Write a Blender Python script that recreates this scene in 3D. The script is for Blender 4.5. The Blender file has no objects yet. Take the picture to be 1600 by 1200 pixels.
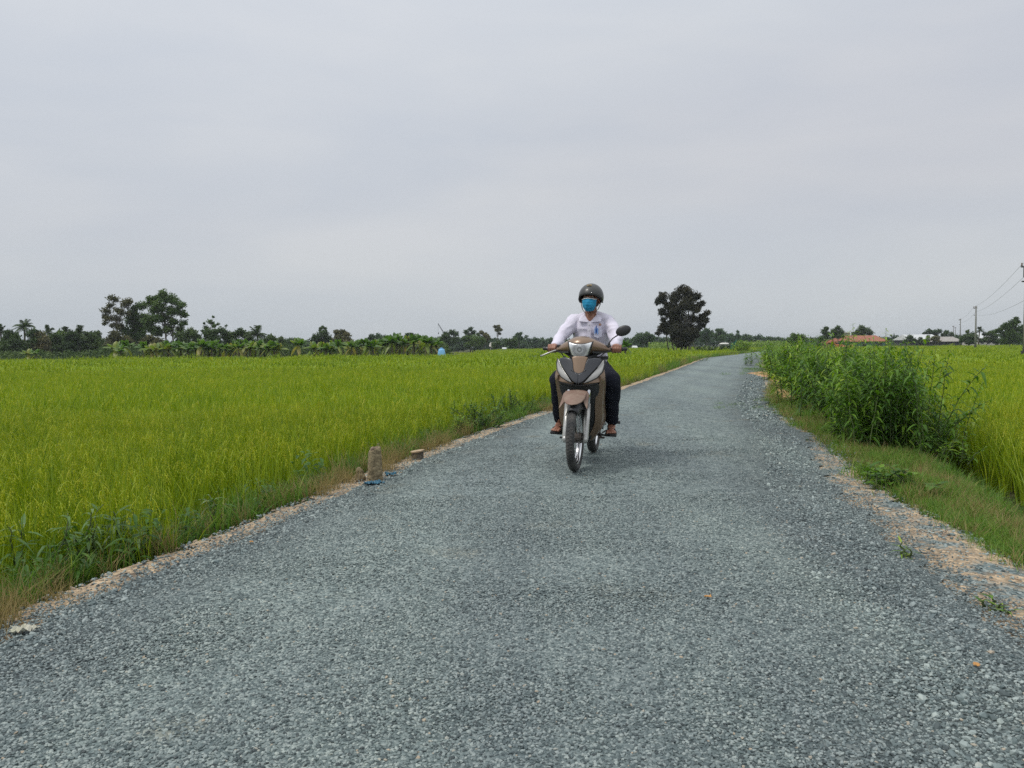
import bpy, bmesh, math, random
import numpy as np
from mathutils import Vector, Matrix, noise
random.seed(7); rng = np.random.default_rng(7)
S = bpy.context.scene; COL = S.collection; PI = math.pi; rad = math.radians

# ------------------------------------------------------------------ camera
CAM_H = 1.05; FPX = 1230.0
cd = bpy.data.cameras.new('camera'); cam = bpy.data.objects.new('camera', cd); COL.objects.link(cam)
cd.sensor_width = 36; cd.lens = 36*FPX/1600; cd.clip_start = .05; cd.clip_end = 6000
cam.location = (0, 0, CAM_H); cam.rotation_euler = (rad(90-2.7), rad(.57), 0)
S.camera = cam
CM = cam.rotation_euler.to_matrix()
def ray(px, py): return CM @ Vector(((px-800)/FPX, -(py-600)/FPX, -1))
def at(px, py, Y):                      # point seen at pixel (px,py) at depth Y
    r = ray(px, py); t = Y/r.y; return Vector((r.x*t, Y, CAM_H+r.z*t))

# ------------------------------------------------------------------ world: overcast sky
SUN_EL, SUN_AZ = rad(56), rad(-62)      # azimuth from +Y towards +X
W = bpy.data.worlds.new('World'); S.world = W; W.use_nodes = True
nt = W.node_tree; N = nt.nodes; N.clear()
out = N.new('ShaderNodeOutputWorld'); bg = N.new('ShaderNodeBackground'); nt.links.new(bg.outputs[0], out.inputs[0])
sky = N.new('ShaderNodeTexSky'); sky.sky_type = 'NISHITA'; sky.sun_disc = False
sky.sun_elevation = SUN_EL; sky.sun_rotation = SUN_AZ; sky.dust_density = 3
def nd(tree, t, **k):
    n = tree.nodes.new(t)
    for a, v in k.items(): setattr(n, a, v)
    return n
tc = nd(nt, 'ShaderNodeTexCoord'); sep = nd(nt, 'ShaderNodeSeparateXYZ'); nt.links.new(tc.outputs['Generated'], sep.inputs[0])
mp = nd(nt, 'ShaderNodeMapping'); mp.inputs['Scale'].default_value = (1.3, 1.3, 5.0); mp.inputs['Rotation'].default_value = (rad(6), rad(-14), 0)
nt.links.new(tc.outputs['Generated'], mp.inputs[0])
nz = nd(nt, 'ShaderNodeTexNoise'); nz.inputs['Scale'].default_value = 1.5; nz.inputs['Detail'].default_value = 5; nz.inputs['Roughness'].default_value = .5; nz.inputs['Distortion'].default_value = .25
nt.links.new(mp.outputs[0], nz.inputs[0])
rp = nd(nt, 'ShaderNodeValToRGB'); e = rp.color_ramp.elements
e[0].position = .34; e[0].color = (5.5, 5.82, 6.35, 1); e[1].position = .70; e[1].color = (6.45, 6.58, 6.8, 1)
nt.links.new(nz.outputs[0], rp.inputs[0])
er = nd(nt, 'ShaderNodeValToRGB'); e = er.color_ramp.elements     # elevation: sin(el)
e[0].position = 0; e[0].color = (.90, .93, .92, 1); e[1].position = 1; e[1].color = (1.9, 1.9, 1.85, 1)
x = e.new(.14); x.color = (.955, .965, .975, 1); x = e.new(.46); x.color = (1.13, 1.14, 1.15, 1)
nt.links.new(sep.outputs[2], er.inputs[0])
mul = nd(nt, 'ShaderNodeMixRGB', blend_type='MULTIPLY'); mul.inputs[0].default_value = 1
nt.links.new(rp.outputs[0], mul.inputs[1]); nt.links.new(er.outputs[0], mul.inputs[2])
mx = nd(nt, 'ShaderNodeMixRGB'); mx.inputs[0].default_value = .94
nt.links.new(sky.outputs[0], mx.inputs[1]); nt.links.new(mul.outputs[0], mx.inputs[2])
# a darker bank and a warm thin patch low in the cloud on the right
def blob(dirv, r0, r1, col, prev):
    d = nd(nt, 'ShaderNodeVectorMath', operation='DISTANCE'); mq = nd(nt, 'ShaderNodeMapping'); mq.vector_type = 'POINT'; mq.inputs['Scale'].default_value = (1, 1, 3.2); mq.inputs['Rotation'].default_value = (0, rad(10), 0)
    wn = nd(nt, 'ShaderNodeMixRGB'); wn.inputs[0].default_value = .16; nt.links.new(tc.outputs['Generated'], wn.inputs[1]); nt.links.new(nz.outputs['Color'], wn.inputs[2]); nt.links.new(wn.outputs[0], mq.inputs[0])
    v = Vector(dirv).normalized()*.84+Vector((.5, .5, .5))*.16; v = Matrix.Rotation(rad(10), 3, 'Y') @ Vector((v.x, v.y, v.z*3.2)); d.inputs[1].default_value = v; nt.links.new(mq.outputs[0], d.inputs[0])
    mr = nd(nt, 'ShaderNodeMapRange'); mr.interpolation_type = 'SMOOTHSTEP'; mr.inputs[1].default_value = r0; mr.inputs[2].default_value = r1; mr.inputs[3].default_value = 1; mr.inputs[4].default_value = 0; nt.links.new(d.outputs['Value'], mr.inputs[0])
    m = nd(nt, 'ShaderNodeMixRGB', blend_type='MULTIPLY'); nt.links.new(mr.outputs[0], m.inputs[0]); nt.links.new(prev, m.inputs[1]); m.inputs[2].default_value = (*col, 1); return m.outputs[0]
sk = blob(ray(1700, 60), .10, .75, (.88, .90, .925), mx.outputs[0]); sk = blob(ray(1480, 175), .05, .42, (1.09, 1.05, 1.02), sk); sk = blob(ray(930, 262), .02, .25, (1.03, 1.015, 1.0), sk)
nt.links.new(sk, bg.inputs[0]); bg.inputs[1].default_value = .1
# sun
sd = bpy.data.lights.new('sun', 'SUN'); sun = bpy.data.objects.new('sun', sd); COL.objects.link(sun)
sd.energy = 1.5; sd.angle = rad(14); sd.color = (1, .96, .9)
dirv = Vector((math.sin(SUN_AZ)*math.cos(SUN_EL), math.cos(SUN_AZ)*math.cos(SUN_EL), math.sin(SUN_EL)))
SD2 = Vector((-.62, -.25, 1.1)).normalized()
sun.rotation_euler = SD2.to_track_quat('Z', 'Y').to_euler()
sky.sun_elevation = math.asin(SD2.z); sky.sun_rotation = math.atan2(SD2.x, SD2.y)
vs = S.view_settings; vs.view_transform = 'Standard'; vs.look = 'None'; vs.exposure = .08; vs.gamma = 1; vs.use_curve_mapping = False
S.render.film_transparent = False
cy = S.cycles; cy.max_bounces = 7; cy.diffuse_bounces = 3; cy.glossy_bounces = 3; cy.transmission_bounces = 5; cy.transparent_max_bounces = 8
cy.volume_bounces = 0; cy.use_denoising = False; cy.denoiser = 'OPENIMAGEDENOISE'; cy.denoising_input_passes = 'RGB_ALBEDO_NORMAL'; cy.denoising_prefilter = 'ACCURATE'; cy.use_adaptive_sampling = True; cy.adaptive_threshold = .006
cy.caustics_reflective = False; cy.caustics_refractive = False; cy.sample_clamp_indirect = 2
try: cy.pixel_filter_type = 'BLACKMAN_HARRIS'; cy.filter_width = 1.5
except Exception: pass

# ------------------------------------------------------------------ materials
def newmat(name):
    m = bpy.data.materials.new(name); m.use_nodes = True; t = m.node_tree
    return m, t, t.nodes['Principled BSDF'], t.nodes['Material Output']
def mat(name, col, rough=.6, metal=0, var=.12, scale=6, spec=.5, coat=0, bump=0, bscale=40, col2=None, obj=True, detail=4):
    """solid colour broken up by noise towards col2 (or a darker tone)"""
    m, t, b, o = newmat(name)
    c = nd(t, 'ShaderNodeTexCoord'); n = nd(t, 'ShaderNodeTexNoise'); n.inputs['Scale'].default_value = scale; n.inputs['Detail'].default_value = detail
    t.links.new(c.outputs['Object'], n.inputs[0])
    r = nd(t, 'ShaderNodeValToRGB'); r.color_ramp.elements[0].position = .35; r.color_ramp.elements[1].position = .68
    c2 = col2 or tuple(max(0, v*(1-2*var)) for v in col)
    r.color_ramp.elements[0].color = (*c2, 1); r.color_ramp.elements[1].color = (*col, 1)
    t.links.new(n.outputs[0], r.inputs[0]); t.links.new(r.outputs[0], b.inputs['Base Color'])
    b.inputs['Roughness'].default_value = rough; b.inputs['Metallic'].default_value = metal
    b.inputs['Specular IOR Level'].default_value = spec; b.inputs['Coat Weight'].default_value = coat; b.inputs['Coat Roughness'].default_value = .15
    if bump:
        n2 = nd(t, 'ShaderNodeTexNoise'); n2.inputs['Scale'].default_value = bscale; n2.inputs['Detail'].default_value = 5
        t.links.new(c.outputs['Object'], n2.inputs[0]); bp = nd(t, 'ShaderNodeBump'); bp.inputs['Strength'].default_value = 1; bp.inputs['Distance'].default_value = bump
        t.links.new(n2.outputs[0], bp.inputs['Height']); t.links.new(bp.outputs[0], b.inputs['Normal'])
    return m
def leafmat(name, stops, transl=.35, rough=.5, rnd=.25, spec=.3):
    """leaf colour picked by the per-face attribute tint (plus a little per-instance random)"""
    m, t, b, o = newmat(name)
    a = nd(t, 'ShaderNodeAttribute', attribute_name='tint'); oi = nd(t, 'ShaderNodeObjectInfo')
    ma = nd(t, 'ShaderNodeMath', operation='MULTIPLY_ADD'); t.links.new(oi.outputs['Random'], ma.inputs[0]); ma.inputs[1].default_value = rnd
    sb = nd(t, 'ShaderNodeMath', operation='SUBTRACT'); t.links.new(a.outputs['Fac'], sb.inputs[0]); sb.inputs[1].default_value = rnd/2
    t.links.new(sb.outputs[0], ma.inputs[2])
    r = nd(t, 'ShaderNodeValToRGB'); el = r.color_ramp.elements
    for i, (p, c) in enumerate(stops):
        x = el[i] if i < 2 else el.new(p)
        x.position = p; x.color = (*c, 1)
    t.links.new(ma.outputs[0], r.inputs[0]); t.links.new(r.outputs[0], b.inputs['Base Color'])
    b.inputs['Roughness'].default_value = rough; b.inputs['Specular IOR Level'].default_value = spec
    tr = nd(t, 'ShaderNodeBsdfTranslucent'); hs = nd(t, 'ShaderNodeHueSaturation'); hs.inputs['Saturation'].default_value = 1.1; hs.inputs['Value'].default_value = 1.3
    t.links.new(r.outputs[0], hs.inputs['Color']); t.links.new(hs.outputs[0], tr.inputs[0])
    ms = nd(t, 'ShaderNodeMixShader'); ms.inputs[0].default_value = transl
    t.links.new(b.outputs[0], ms.inputs[1]); t.links.new(tr.outputs[0], ms.inputs[2]); t.links.new(ms.outputs[0], o.inputs[0])
    return m

# ------------------------------------------------------------------ object helpers
def tag(o, label=None, cat=None, group=None, kind=None):
    if label: o['label'] = label
    if cat: o['category'] = cat
    if group: o['group'] = group
    if kind: o['kind'] = kind
    return o
def thing(name, label, cat, loc=(0, 0, 0), rz=0, group=None):
    o = bpy.data.objects.new(name, None); COL.objects.link(o); o.empty_display_size = .2
    o.location = loc; o.rotation_euler = (0, 0, rz); return tag(o, label, cat, group)
class MB:
    """collects geometry for ONE mesh object"""
    def __init__(s): s.v = []; s.f = []; s.t = []; s.m = []; s.n = 0
    def add(s, v, f, tint=.5, mi=0):
        v = np.asarray(v, float).reshape(-1, 3)
        if isinstance(f, np.ndarray): f = f.tolist()
        n = s.n
        s.v.append(v); s.f += [[i+n for i in q] for q in f]; s.n += len(v)
        s.t += list(tint) if hasattr(tint, '__len__') else [tint]*len(f); s.m += [mi]*len(f); return s
    def quads(s, Q, tint, mi=0):        # Q (n,4,3)
        Q = np.asarray(Q); n = len(Q); return s.add(Q.reshape(-1, 3), np.arange(4*n).reshape(n, 4), tint, mi)
    def tube(s, pts, r, seg=8, mi=0, tint=.5, cap=True):
        P = [Vector(p) for p in pts]; r = r if hasattr(r, '__len__') else [r]*len(P)
        vs = []; nprev = None
        for i, p in enumerate(P):
            d = (P[min(i+1, len(P)-1)]-P[max(i-1, 0)]).normalized()
            if nprev is None: nprev = d.orthogonal().normalized()
            nrm = (nprev-d*nprev.dot(d)); nrm = nrm.normalized() if nrm.length > 1e-6 else d.orthogonal().normalized()
            nprev = nrm; b = d.cross(nrm)
            for k in range(seg):
                a = 2*PI*k/seg; vs.append(p+(nrm*math.cos(a)+b*math.sin(a))*r[i])
        fs = []
        for i in range(len(P)-1):
            for k in range(seg): fs.append([i*seg+k, i*seg+(k+1) % seg, (i+1)*seg+(k+1) % seg, (i+1)*seg+k])
        if cap: fs.append(list(range(seg))[::-1]); fs.append([(len(P)-1)*seg+k for k in range(seg)])
        return s.add([tuple(v) for v in vs], fs, tint, mi)
    def loft(s, rings, mi=0, tint=.5, cap=True, closed=True):
        n = len(rings[0]); vs = [p for r in rings for p in r]; fs = []
        for i in range(len(rings)-1):
            for k in range(n if closed else n-1): fs.append([i*n+k, i*n+(k+1) % n, (i+1)*n+(k+1) % n, (i+1)*n+k])
        if cap: fs.append(list(range(n))[::-1]); fs.append([(len(rings)-1)*n+k for k in range(n)])
        return s.add(vs, fs, tint, mi)
    def low(s):                             # slouch: the torso sinks a little above the waist
        for v in s.v:
            z = v[:, 2]; v[:, 2] = np.where(z > .9, .9+(z-.9)*.89, z)
        return s
    def merge(s, o):
        for v in o.v: pass
        V = np.concatenate(o.v); return s.add(V, o.f, o.t)
    def box(s, a, b, mi=0, tint=.5):
        x0, y0, z0 = a; x1, y1, z1 = b
        v = [(x0,y0,z0),(x1,y0,z0),(x1,y1,z0),(x0,y1,z0),(x0,y0,z1),(x1,y0,z1),(x1,y1,z1),(x0,y1,z1)]
        return s.add(v, [[3,2,1,0],[4,5,6,7],[0,1,5,4],[1,2,6,5],[2,3,7,6],[3,0,4,7]], tint, mi)
    def ell(s, c, r, seg=16, rings=10, mi=0, tint=.5, rot=None):
        vs = [];
        for i in range(rings+1):
            th = PI*i/rings
            for k in range(seg):
                a = 2*PI*k/seg; q = Vector((r[0]*math.sin(th)*math.cos(a), r[1]*math.sin(th)*math.sin(a), r[2]*math.cos(th)))
                if rot: q = rot @ q
                vs.append(tuple(q+Vector(c)))
        fs = [[i*seg+k, (i+1)*seg+k, (i+1)*seg+(k+1) % seg, i*seg+(k+1) % seg] for i in range(rings) for k in range(seg)]
        return s.add(vs, fs, tint, mi)
    def capsule(s, a, b, ra, rb, seg=12, mi=0, fl=(1, 1)):
        a = Vector(a); b = Vector(b); d = b-a; L = d.length; d.normalize(); rings = []
        n = d.orthogonal().normalized()
        # steer the first axis towards world X so fl means (side, front)
        xx = Vector((1, 0, 0)); xx = xx-d*xx.dot(d)
        if xx.length > .3: n = xx.normalized()
        c = d.cross(n)
        for (o, r0, base) in [(-math.cos(t), math.sin(t), 0) for t in (.15, .6, 1.1)]+[(0, 1, 0), (0, 1, 1)]+[(math.cos(t), math.sin(t), 1) for t in (1.1, .6, .15)]:
            R_ = rb if base else ra; ctr = (b if base else a)+d*o*R_
            rings.append([tuple(ctr+(n*math.cos(2*PI*k/seg)*fl[0]+c*math.sin(2*PI*k/seg)*fl[1])*R_*r0) for k in range(seg)])
        return s.loft(rings, mi)
    def build(s, name, mats, parent=None, smooth=False, subsurf=0, bevel=0, link=True):
        me = bpy.data.meshes.new(name); V = np.concatenate(s.v) if s.v else np.zeros((0, 3))
        F = s.f; lt = np.fromiter((len(q) for q in F), np.int32, len(F)); flat = np.fromiter((i for q in F for i in q), np.int32, int(lt.sum()))
        me.vertices.add(len(V)); me.vertices.foreach_set('co', V.astype(np.float32).ravel())
        me.loops.add(len(flat)); me.loops.foreach_set('vertex_index', flat)
        me.polygons.add(len(F)); me.polygons.foreach_set('loop_start', np.concatenate([[0], np.cumsum(lt)[:-1]]).astype(np.int32)); me.polygons.foreach_set('loop_total', lt)
        me.polygons.foreach_set('material_index', np.array(s.m, np.int32)); me.polygons.foreach_set('use_smooth', np.full(len(F), smooth))
        at_ = me.attributes.new('tint', 'FLOAT', 'FACE'); at_.data.foreach_set('value', np.array(s.t, np.float32))
        me.update(calc_edges=True)
        for m in (mats if isinstance(mats, (list, tuple)) else [mats]): me.materials.append(m)
        o = bpy.data.objects.new(name, me)
        if link: COL.objects.link(o)
        if parent: o.parent = parent
        if bevel: md = o.modifiers.new('b', 'BEVEL'); md.width = bevel; md.segments = 2; md.limit_method = 'ANGLE'
        if subsurf: md = o.modifiers.new('s', 'SUBSURF'); md.levels = subsurf; md.render_levels = subsurf
        return o
def bake(o):
    """apply modifiers by evaluation"""
    dg = bpy.context.evaluated_depsgraph_get(); dg.update(); me = bpy.data.meshes.new_from_object(o.evaluated_get(dg)); o.modifiers.clear(); o.data = me; return o
def remesh(mb, name, mt, parent, vox, it=4, smooth=True, wr=0, wfreq=14, seed=0):
    o = mb.build(name, mt, parent)
    md = o.modifiers.new('r', 'REMESH'); md.mode = 'VOXEL'; md.voxel_size = vox; md.use_smooth_shade = True
    md = o.modifiers.new('sm', 'SMOOTH'); md.iterations = it; md.factor = .5
    bake(o)
    if wr:
        me = o.data; n = len(me.vertices); co = np.empty(n*3, np.float32); me.vertices.foreach_get('co', co); co = co.reshape(-1, 3)
        no = np.empty(n*3, np.float32); me.vertices.foreach_get('normal', no); no = no.reshape(-1, 3)
        for i in range(n):
            p = Vector(co[i])*wfreq; w = noise.noise(Vector((p.x+seed, p.y*.8, p.z*1.4+p.x*.8)))
            w = w-.6*abs(noise.noise(Vector((p.x*1.9+9, p.y*1.6, p.z*2.4))))
            co[i] += no[i]*w*wr
        me.vertices.foreach_set('co', co.ravel()); me.update()
    me = o.data; me.materials.clear(); me.materials.append(mt)
    me.polygons.foreach_set('use_smooth', np.ones(len(me.polygons), bool)); return o
def dup(root, loc, rz, label, sc=1, group=None, tilt=(0, 0)):
    r = root.copy(); COL.objects.link(r); r.location = loc; r.rotation_euler = (tilt[0], tilt[1], rz)
    r.scale = sc if hasattr(sc, '__len__') else (sc, sc, sc); r['label'] = label
    if group: r['group'] = group
    for ch in list(root.children):
        c = ch.copy(); COL.objects.link(c); c.parent = r
        for g in list(ch.children):
            d = g.copy(); COL.objects.link(d); d.parent = c
    return r
def src(objs, name):
    c = bpy.data.collections.new(name)
    for o in objs: c.objects.link(o)
    return c
def scatter(name, P, rot, scl, idx, coll, label=None, cat=None):
    """stuff: instances of the source meshes on points (uncountable ground cover only)"""
    me = bpy.data.meshes.new(name); n = len(P); me.vertices.add(n); me.vertices.foreach_set('co', np.asarray(P, np.float32).ravel())
    a = me.attributes.new('rot', 'FLOAT_VECTOR', 'POINT'); a.data.foreach_set('vector', np.asarray(rot, np.float32).ravel())
    a = me.attributes.new('scl', 'FLOAT_VECTOR', 'POINT'); a.data.foreach_set('vector', np.asarray(scl, np.float32).ravel())
    a = me.attributes.new('idx', 'INT', 'POINT'); a.data.foreach_set('value', np.asarray(idx, np.int32))
    o = bpy.data.objects.new(name, me); COL.objects.link(o)
    g = bpy.data.node_groups.new(name, 'GeometryNodeTree')
    g.interface.new_socket('Geometry', in_out='INPUT', socket_type='NodeSocketGeometry'); g.interface.new_socket('Geometry', in_out='OUTPUT', socket_type='NodeSocketGeometry')
    gi = g.nodes.new('NodeGroupInput'); go = g.nodes.new('NodeGroupOutput'); ip = g.nodes.new('GeometryNodeInstanceOnPoints')
    ci = g.nodes.new('GeometryNodeCollectionInfo'); ci.inputs['Collection'].default_value = coll; ci.inputs['Separate Children'].default_value = True; ci.inputs['Reset Children'].default_value = True
    def attr(nm, t):
        q = g.nodes.new('GeometryNodeInputNamedAttribute'); q.data_type = t; q.inputs['Name'].default_value = nm; return q.outputs[0]
    er_ = g.nodes.new('FunctionNodeEulerToRotation'); L = g.links.new
    L(gi.outputs[0], ip.inputs['Points']); L(ci.outputs[0], ip.inputs['Instance']); ip.inputs['Pick Instance'].default_value = True
    L(attr('idx', 'INT'), ip.inputs['Instance Index']); L(attr('rot', 'FLOAT_VECTOR'), er_.inputs[0]); L(er_.outputs[0], ip.inputs['Rotation']); L(attr('scl', 'FLOAT_VECTOR'), ip.inputs['Scale'])
    L(ip.outputs[0], go.inputs[0])
    md = o.modifiers.new('scatter', 'NODES'); md.node_group = g
    return tag(o, label, cat, kind='stuff')

# ------------------------------------------------------------------ lie of the land
YL = [-30, -10, 0, 2.8, 3.3, 4.3, 5.3, 6.2, 7.2, 8.6, 10.4, 14, 19.3, 35.3, 64.6, 83.7, 101.8, 136.8, 170, 260]
XL = [-8.5, -4.4, -2.3, -1.86, -1.78, -1.50, -1.28, -1.10, -.88, -.52, -.02, 1.05, 2.75, 7.46, 15.9, 23.6, 30.8, 44.3, 60, 110]
YR = [-30, -10, 0, 2.85, 3.9, 4.86, 6.5, 7.7, 10.1, 12.6, 14.4, 20.8, 33.2, 42, 65, 97.8, 125.8, 137, 170, 260]
XR = [-5, -1.1, 1.15, 1.72, 1.86, 2.10, 2.52, 2.92, 3.53, 4.12, 4.56, 6.6, 10.5, 13.2, 20.6, 33.7, 44.4, 49.5, 66, 117]
YV = [-30, 0, 3.7, 4.6, 6, 8.1, 10.9, 14.8, 20.8, 33, 65, 98, 137, 260]
XV = [-4.2, 1.95, 2.42, 2.56, 2.78, 3.2, 3.85, 4.75, 6.85, 10.8, 21, 34.2, 50, 118]
YW = [-30, 0, 3, 5.2, 5.65, 6.8, 8.75, 12, 15, 20, 30, 42, 65, 98, 126, 137, 260]
XW = [-3, 2.3, 2.9, 3.39, 3.52, 3.88, 4.4, 5.3, 6.2, 7.9, 11.1, 14.8, 22.6, 36, 47, 52, 121]
fL = lambda y: np.interp(y, YL, XL); fR = lambda y: np.interp(y, YR, XR); fV = lambda y: np.interp(y, YV, XV); fW = lambda y: np.interp(y, YW, XW)
def n1(y, s=0, f=1.0): return noise.noise(Vector((y*f, s*7.3, .5)))
ys = np.concatenate([np.arange(-30, 0, 2), np.arange(0, 14, .05), np.arange(14, 40, .2), np.arange(40, 260, 2)])
wig = lambda y, s, a: a*(.6*n1(y, s, 1.3)+.5*n1(y, s+3, 5)+(.35*n1(y, s+5, 17) if y < 14 else 0))
def gz(x, y):
    L_, R_, V_, W_ = fL(y), fR(y), fV(y), fW(y)
    xs = [-1e4, L_-1.35, L_-.95, L_-.55, L_-.3, L_, R_, V_, W_-.1, W_+.3, W_+.6, W_+1.4, 1e4]
    zs = [-.45, -.45, -.38, -.10, -.03, -.012, -.012, -.03, -.14, -.5, -.58, -.5, -.5]
    return float(np.interp(x, xs, zs))

# gravel palette
def gravel_ramp(t, dark=1.0):
    r = nd(t, 'ShaderNodeValToRGB'); r.color_ramp.interpolation = 'LINEAR'; el = r.color_ramp.elements
    for i, (p, c) in enumerate([(0, (.042, .055, .058)), (.25, (.108, .140, .143)), (.6, (.20, .240, .238)), (.85, (.305, .340, .330)), (.985, (.36, .40, .38)), (1, (.42, .33, .24))]):
        x = el[i] if i < 2 else el.new(p)
        x.position = p; x.color = (c[0]*dark*1.01, c[1]*dark*1.05, c[2]*dark*1.045, 1)
    return r
def drift(t, colsock):
    L = t.links.new; g = nd(t, 'ShaderNodeNewGeometry'); mp_ = nd(t, 'ShaderNodeMapping'); mp_.inputs['Rotation'].default_value = (0, 0, rad(13)); mp_.inputs['Scale'].default_value = (1.2, .16, 1); L(g.outputs['Position'], mp_.inputs[0])
    n = nd(t, 'ShaderNodeTexNoise'); n.inputs['Scale'].default_value = .8; n.inputs['Detail'].default_value = 7; n.inputs['Roughness'].default_value = .62; L(mp_.outputs[0], n.inputs[0])
    r = nd(t, 'ShaderNodeValToRGB'); r.color_ramp.elements[0].position = .36; r.color_ramp.elements[0].color = (.74, .74, .76, 1); r.color_ramp.elements[1].position = .62; r.color_ramp.elements[1].color = (.97, .965, .93, 1); L(n.outputs[0], r.inputs[0])
    m = nd(t, 'ShaderNodeMixRGB', blend_type='MULTIPLY'); m.inputs[0].default_value = 1; L(colsock, m.inputs[1]); L(r.outputs[0], m.inputs[2]); return m.outputs[0]
def road_material():
    m, t, b, o = newmat('road_gravel'); L = t.links.new
    c = nd(t, 'ShaderNodeTexCoord')
    v = nd(t, 'ShaderNodeTexVoronoi'); v.inputs['Scale'].default_value = 74; L(c.outputs['Object'], v.inputs['Vector'])
    v2 = nd(t, 'ShaderNodeTexVoronoi'); v2.inputs['Scale'].default_value = 17; L(c.outputs['Object'], v2.inputs['Vector'])
    sp = nd(t, 'ShaderNodeSeparateColor'); L(v.outputs['Color'], sp.inputs[0]); sp2 = nd(t, 'ShaderNodeSeparateColor'); L(v2.outputs['Color'], sp2.inputs[0])
    mx1 = nd(t, 'ShaderNodeMix'); mx1.inputs[0].default_value = .3; L(sp.outputs[0], mx1.inputs[2]); L(sp2.outputs[0], mx1.inputs[3])
    r = gravel_ramp(t); L(mx1.outputs[0], r.inputs[0])
    # worn wheel tracks, drifts and stains along the road: attribute u runs 0..1 across
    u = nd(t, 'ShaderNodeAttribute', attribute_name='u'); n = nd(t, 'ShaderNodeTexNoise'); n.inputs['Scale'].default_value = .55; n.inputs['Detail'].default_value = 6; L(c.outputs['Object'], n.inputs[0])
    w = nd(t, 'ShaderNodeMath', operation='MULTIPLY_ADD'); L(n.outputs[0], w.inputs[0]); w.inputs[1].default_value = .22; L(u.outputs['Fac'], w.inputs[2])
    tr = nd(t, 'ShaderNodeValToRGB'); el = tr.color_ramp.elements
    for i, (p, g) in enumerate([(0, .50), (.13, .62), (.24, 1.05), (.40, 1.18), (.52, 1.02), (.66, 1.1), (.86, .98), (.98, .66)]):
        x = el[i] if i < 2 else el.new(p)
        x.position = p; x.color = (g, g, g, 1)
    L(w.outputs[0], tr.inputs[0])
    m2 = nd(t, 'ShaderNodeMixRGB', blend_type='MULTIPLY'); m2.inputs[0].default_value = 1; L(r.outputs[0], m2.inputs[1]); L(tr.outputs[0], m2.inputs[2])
    n3 = nd(t, 'ShaderNodeTexNoise'); n3.inputs['Scale'].default_value = 1.7; n3.inputs['Detail'].default_value = 5; L(c.outputs['Object'], n3.inputs[0])
    r3 = nd(t, 'ShaderNodeValToRGB'); r3.color_ramp.elements[0].position = .60; r3.color_ramp.elements[0].color = (1, 1, 1, 1); r3.color_ramp.elements[1].position = .74; r3.color_ramp.elements[1].color = (1.05, .84, .66, 1)
    L(n3.outputs[0], r3.inputs[0]); m3 = nd(t, 'ShaderNodeMixRGB', blend_type='MULTIPLY'); m3.inputs[0].default_value = .8; L(m2.outputs[0], m3.inputs[1]); L(r3.outputs[0], m3.inputs[2])
    L(drift(t, m3.outputs[0]), b.inputs['Base Color']); b.inputs['Roughness'].default_value = .75; b.inputs['Specular IOR Level'].default_value = .35
    bp = nd(t, 'ShaderNodeBump'); bp.inputs['Strength'].default_value = 1; bp.inputs['Distance'].default_value = .012; bp.invert = True
    L(v.outputs['Distance'], bp.inputs['Height']); L(bp.outputs[0], b.inputs['Normal'])
    return m
def chip_material(name, dark=1.0):
    m, t, b, o = newmat(name); L = t.links.new; oi = nd(t, 'ShaderNodeObjectInfo'); r = gravel_ramp(t, dark); L(oi.outputs['Random'], r.inputs[0])
    L(drift(t, r.outputs[0]), b.inputs['Base Color']); b.inputs['Roughness'].default_value = .6; return m
M_road = road_material(); M_chip = chip_material('gravel_chip'); M_rock = chip_material('shoulder_stone', 1.15)
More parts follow.
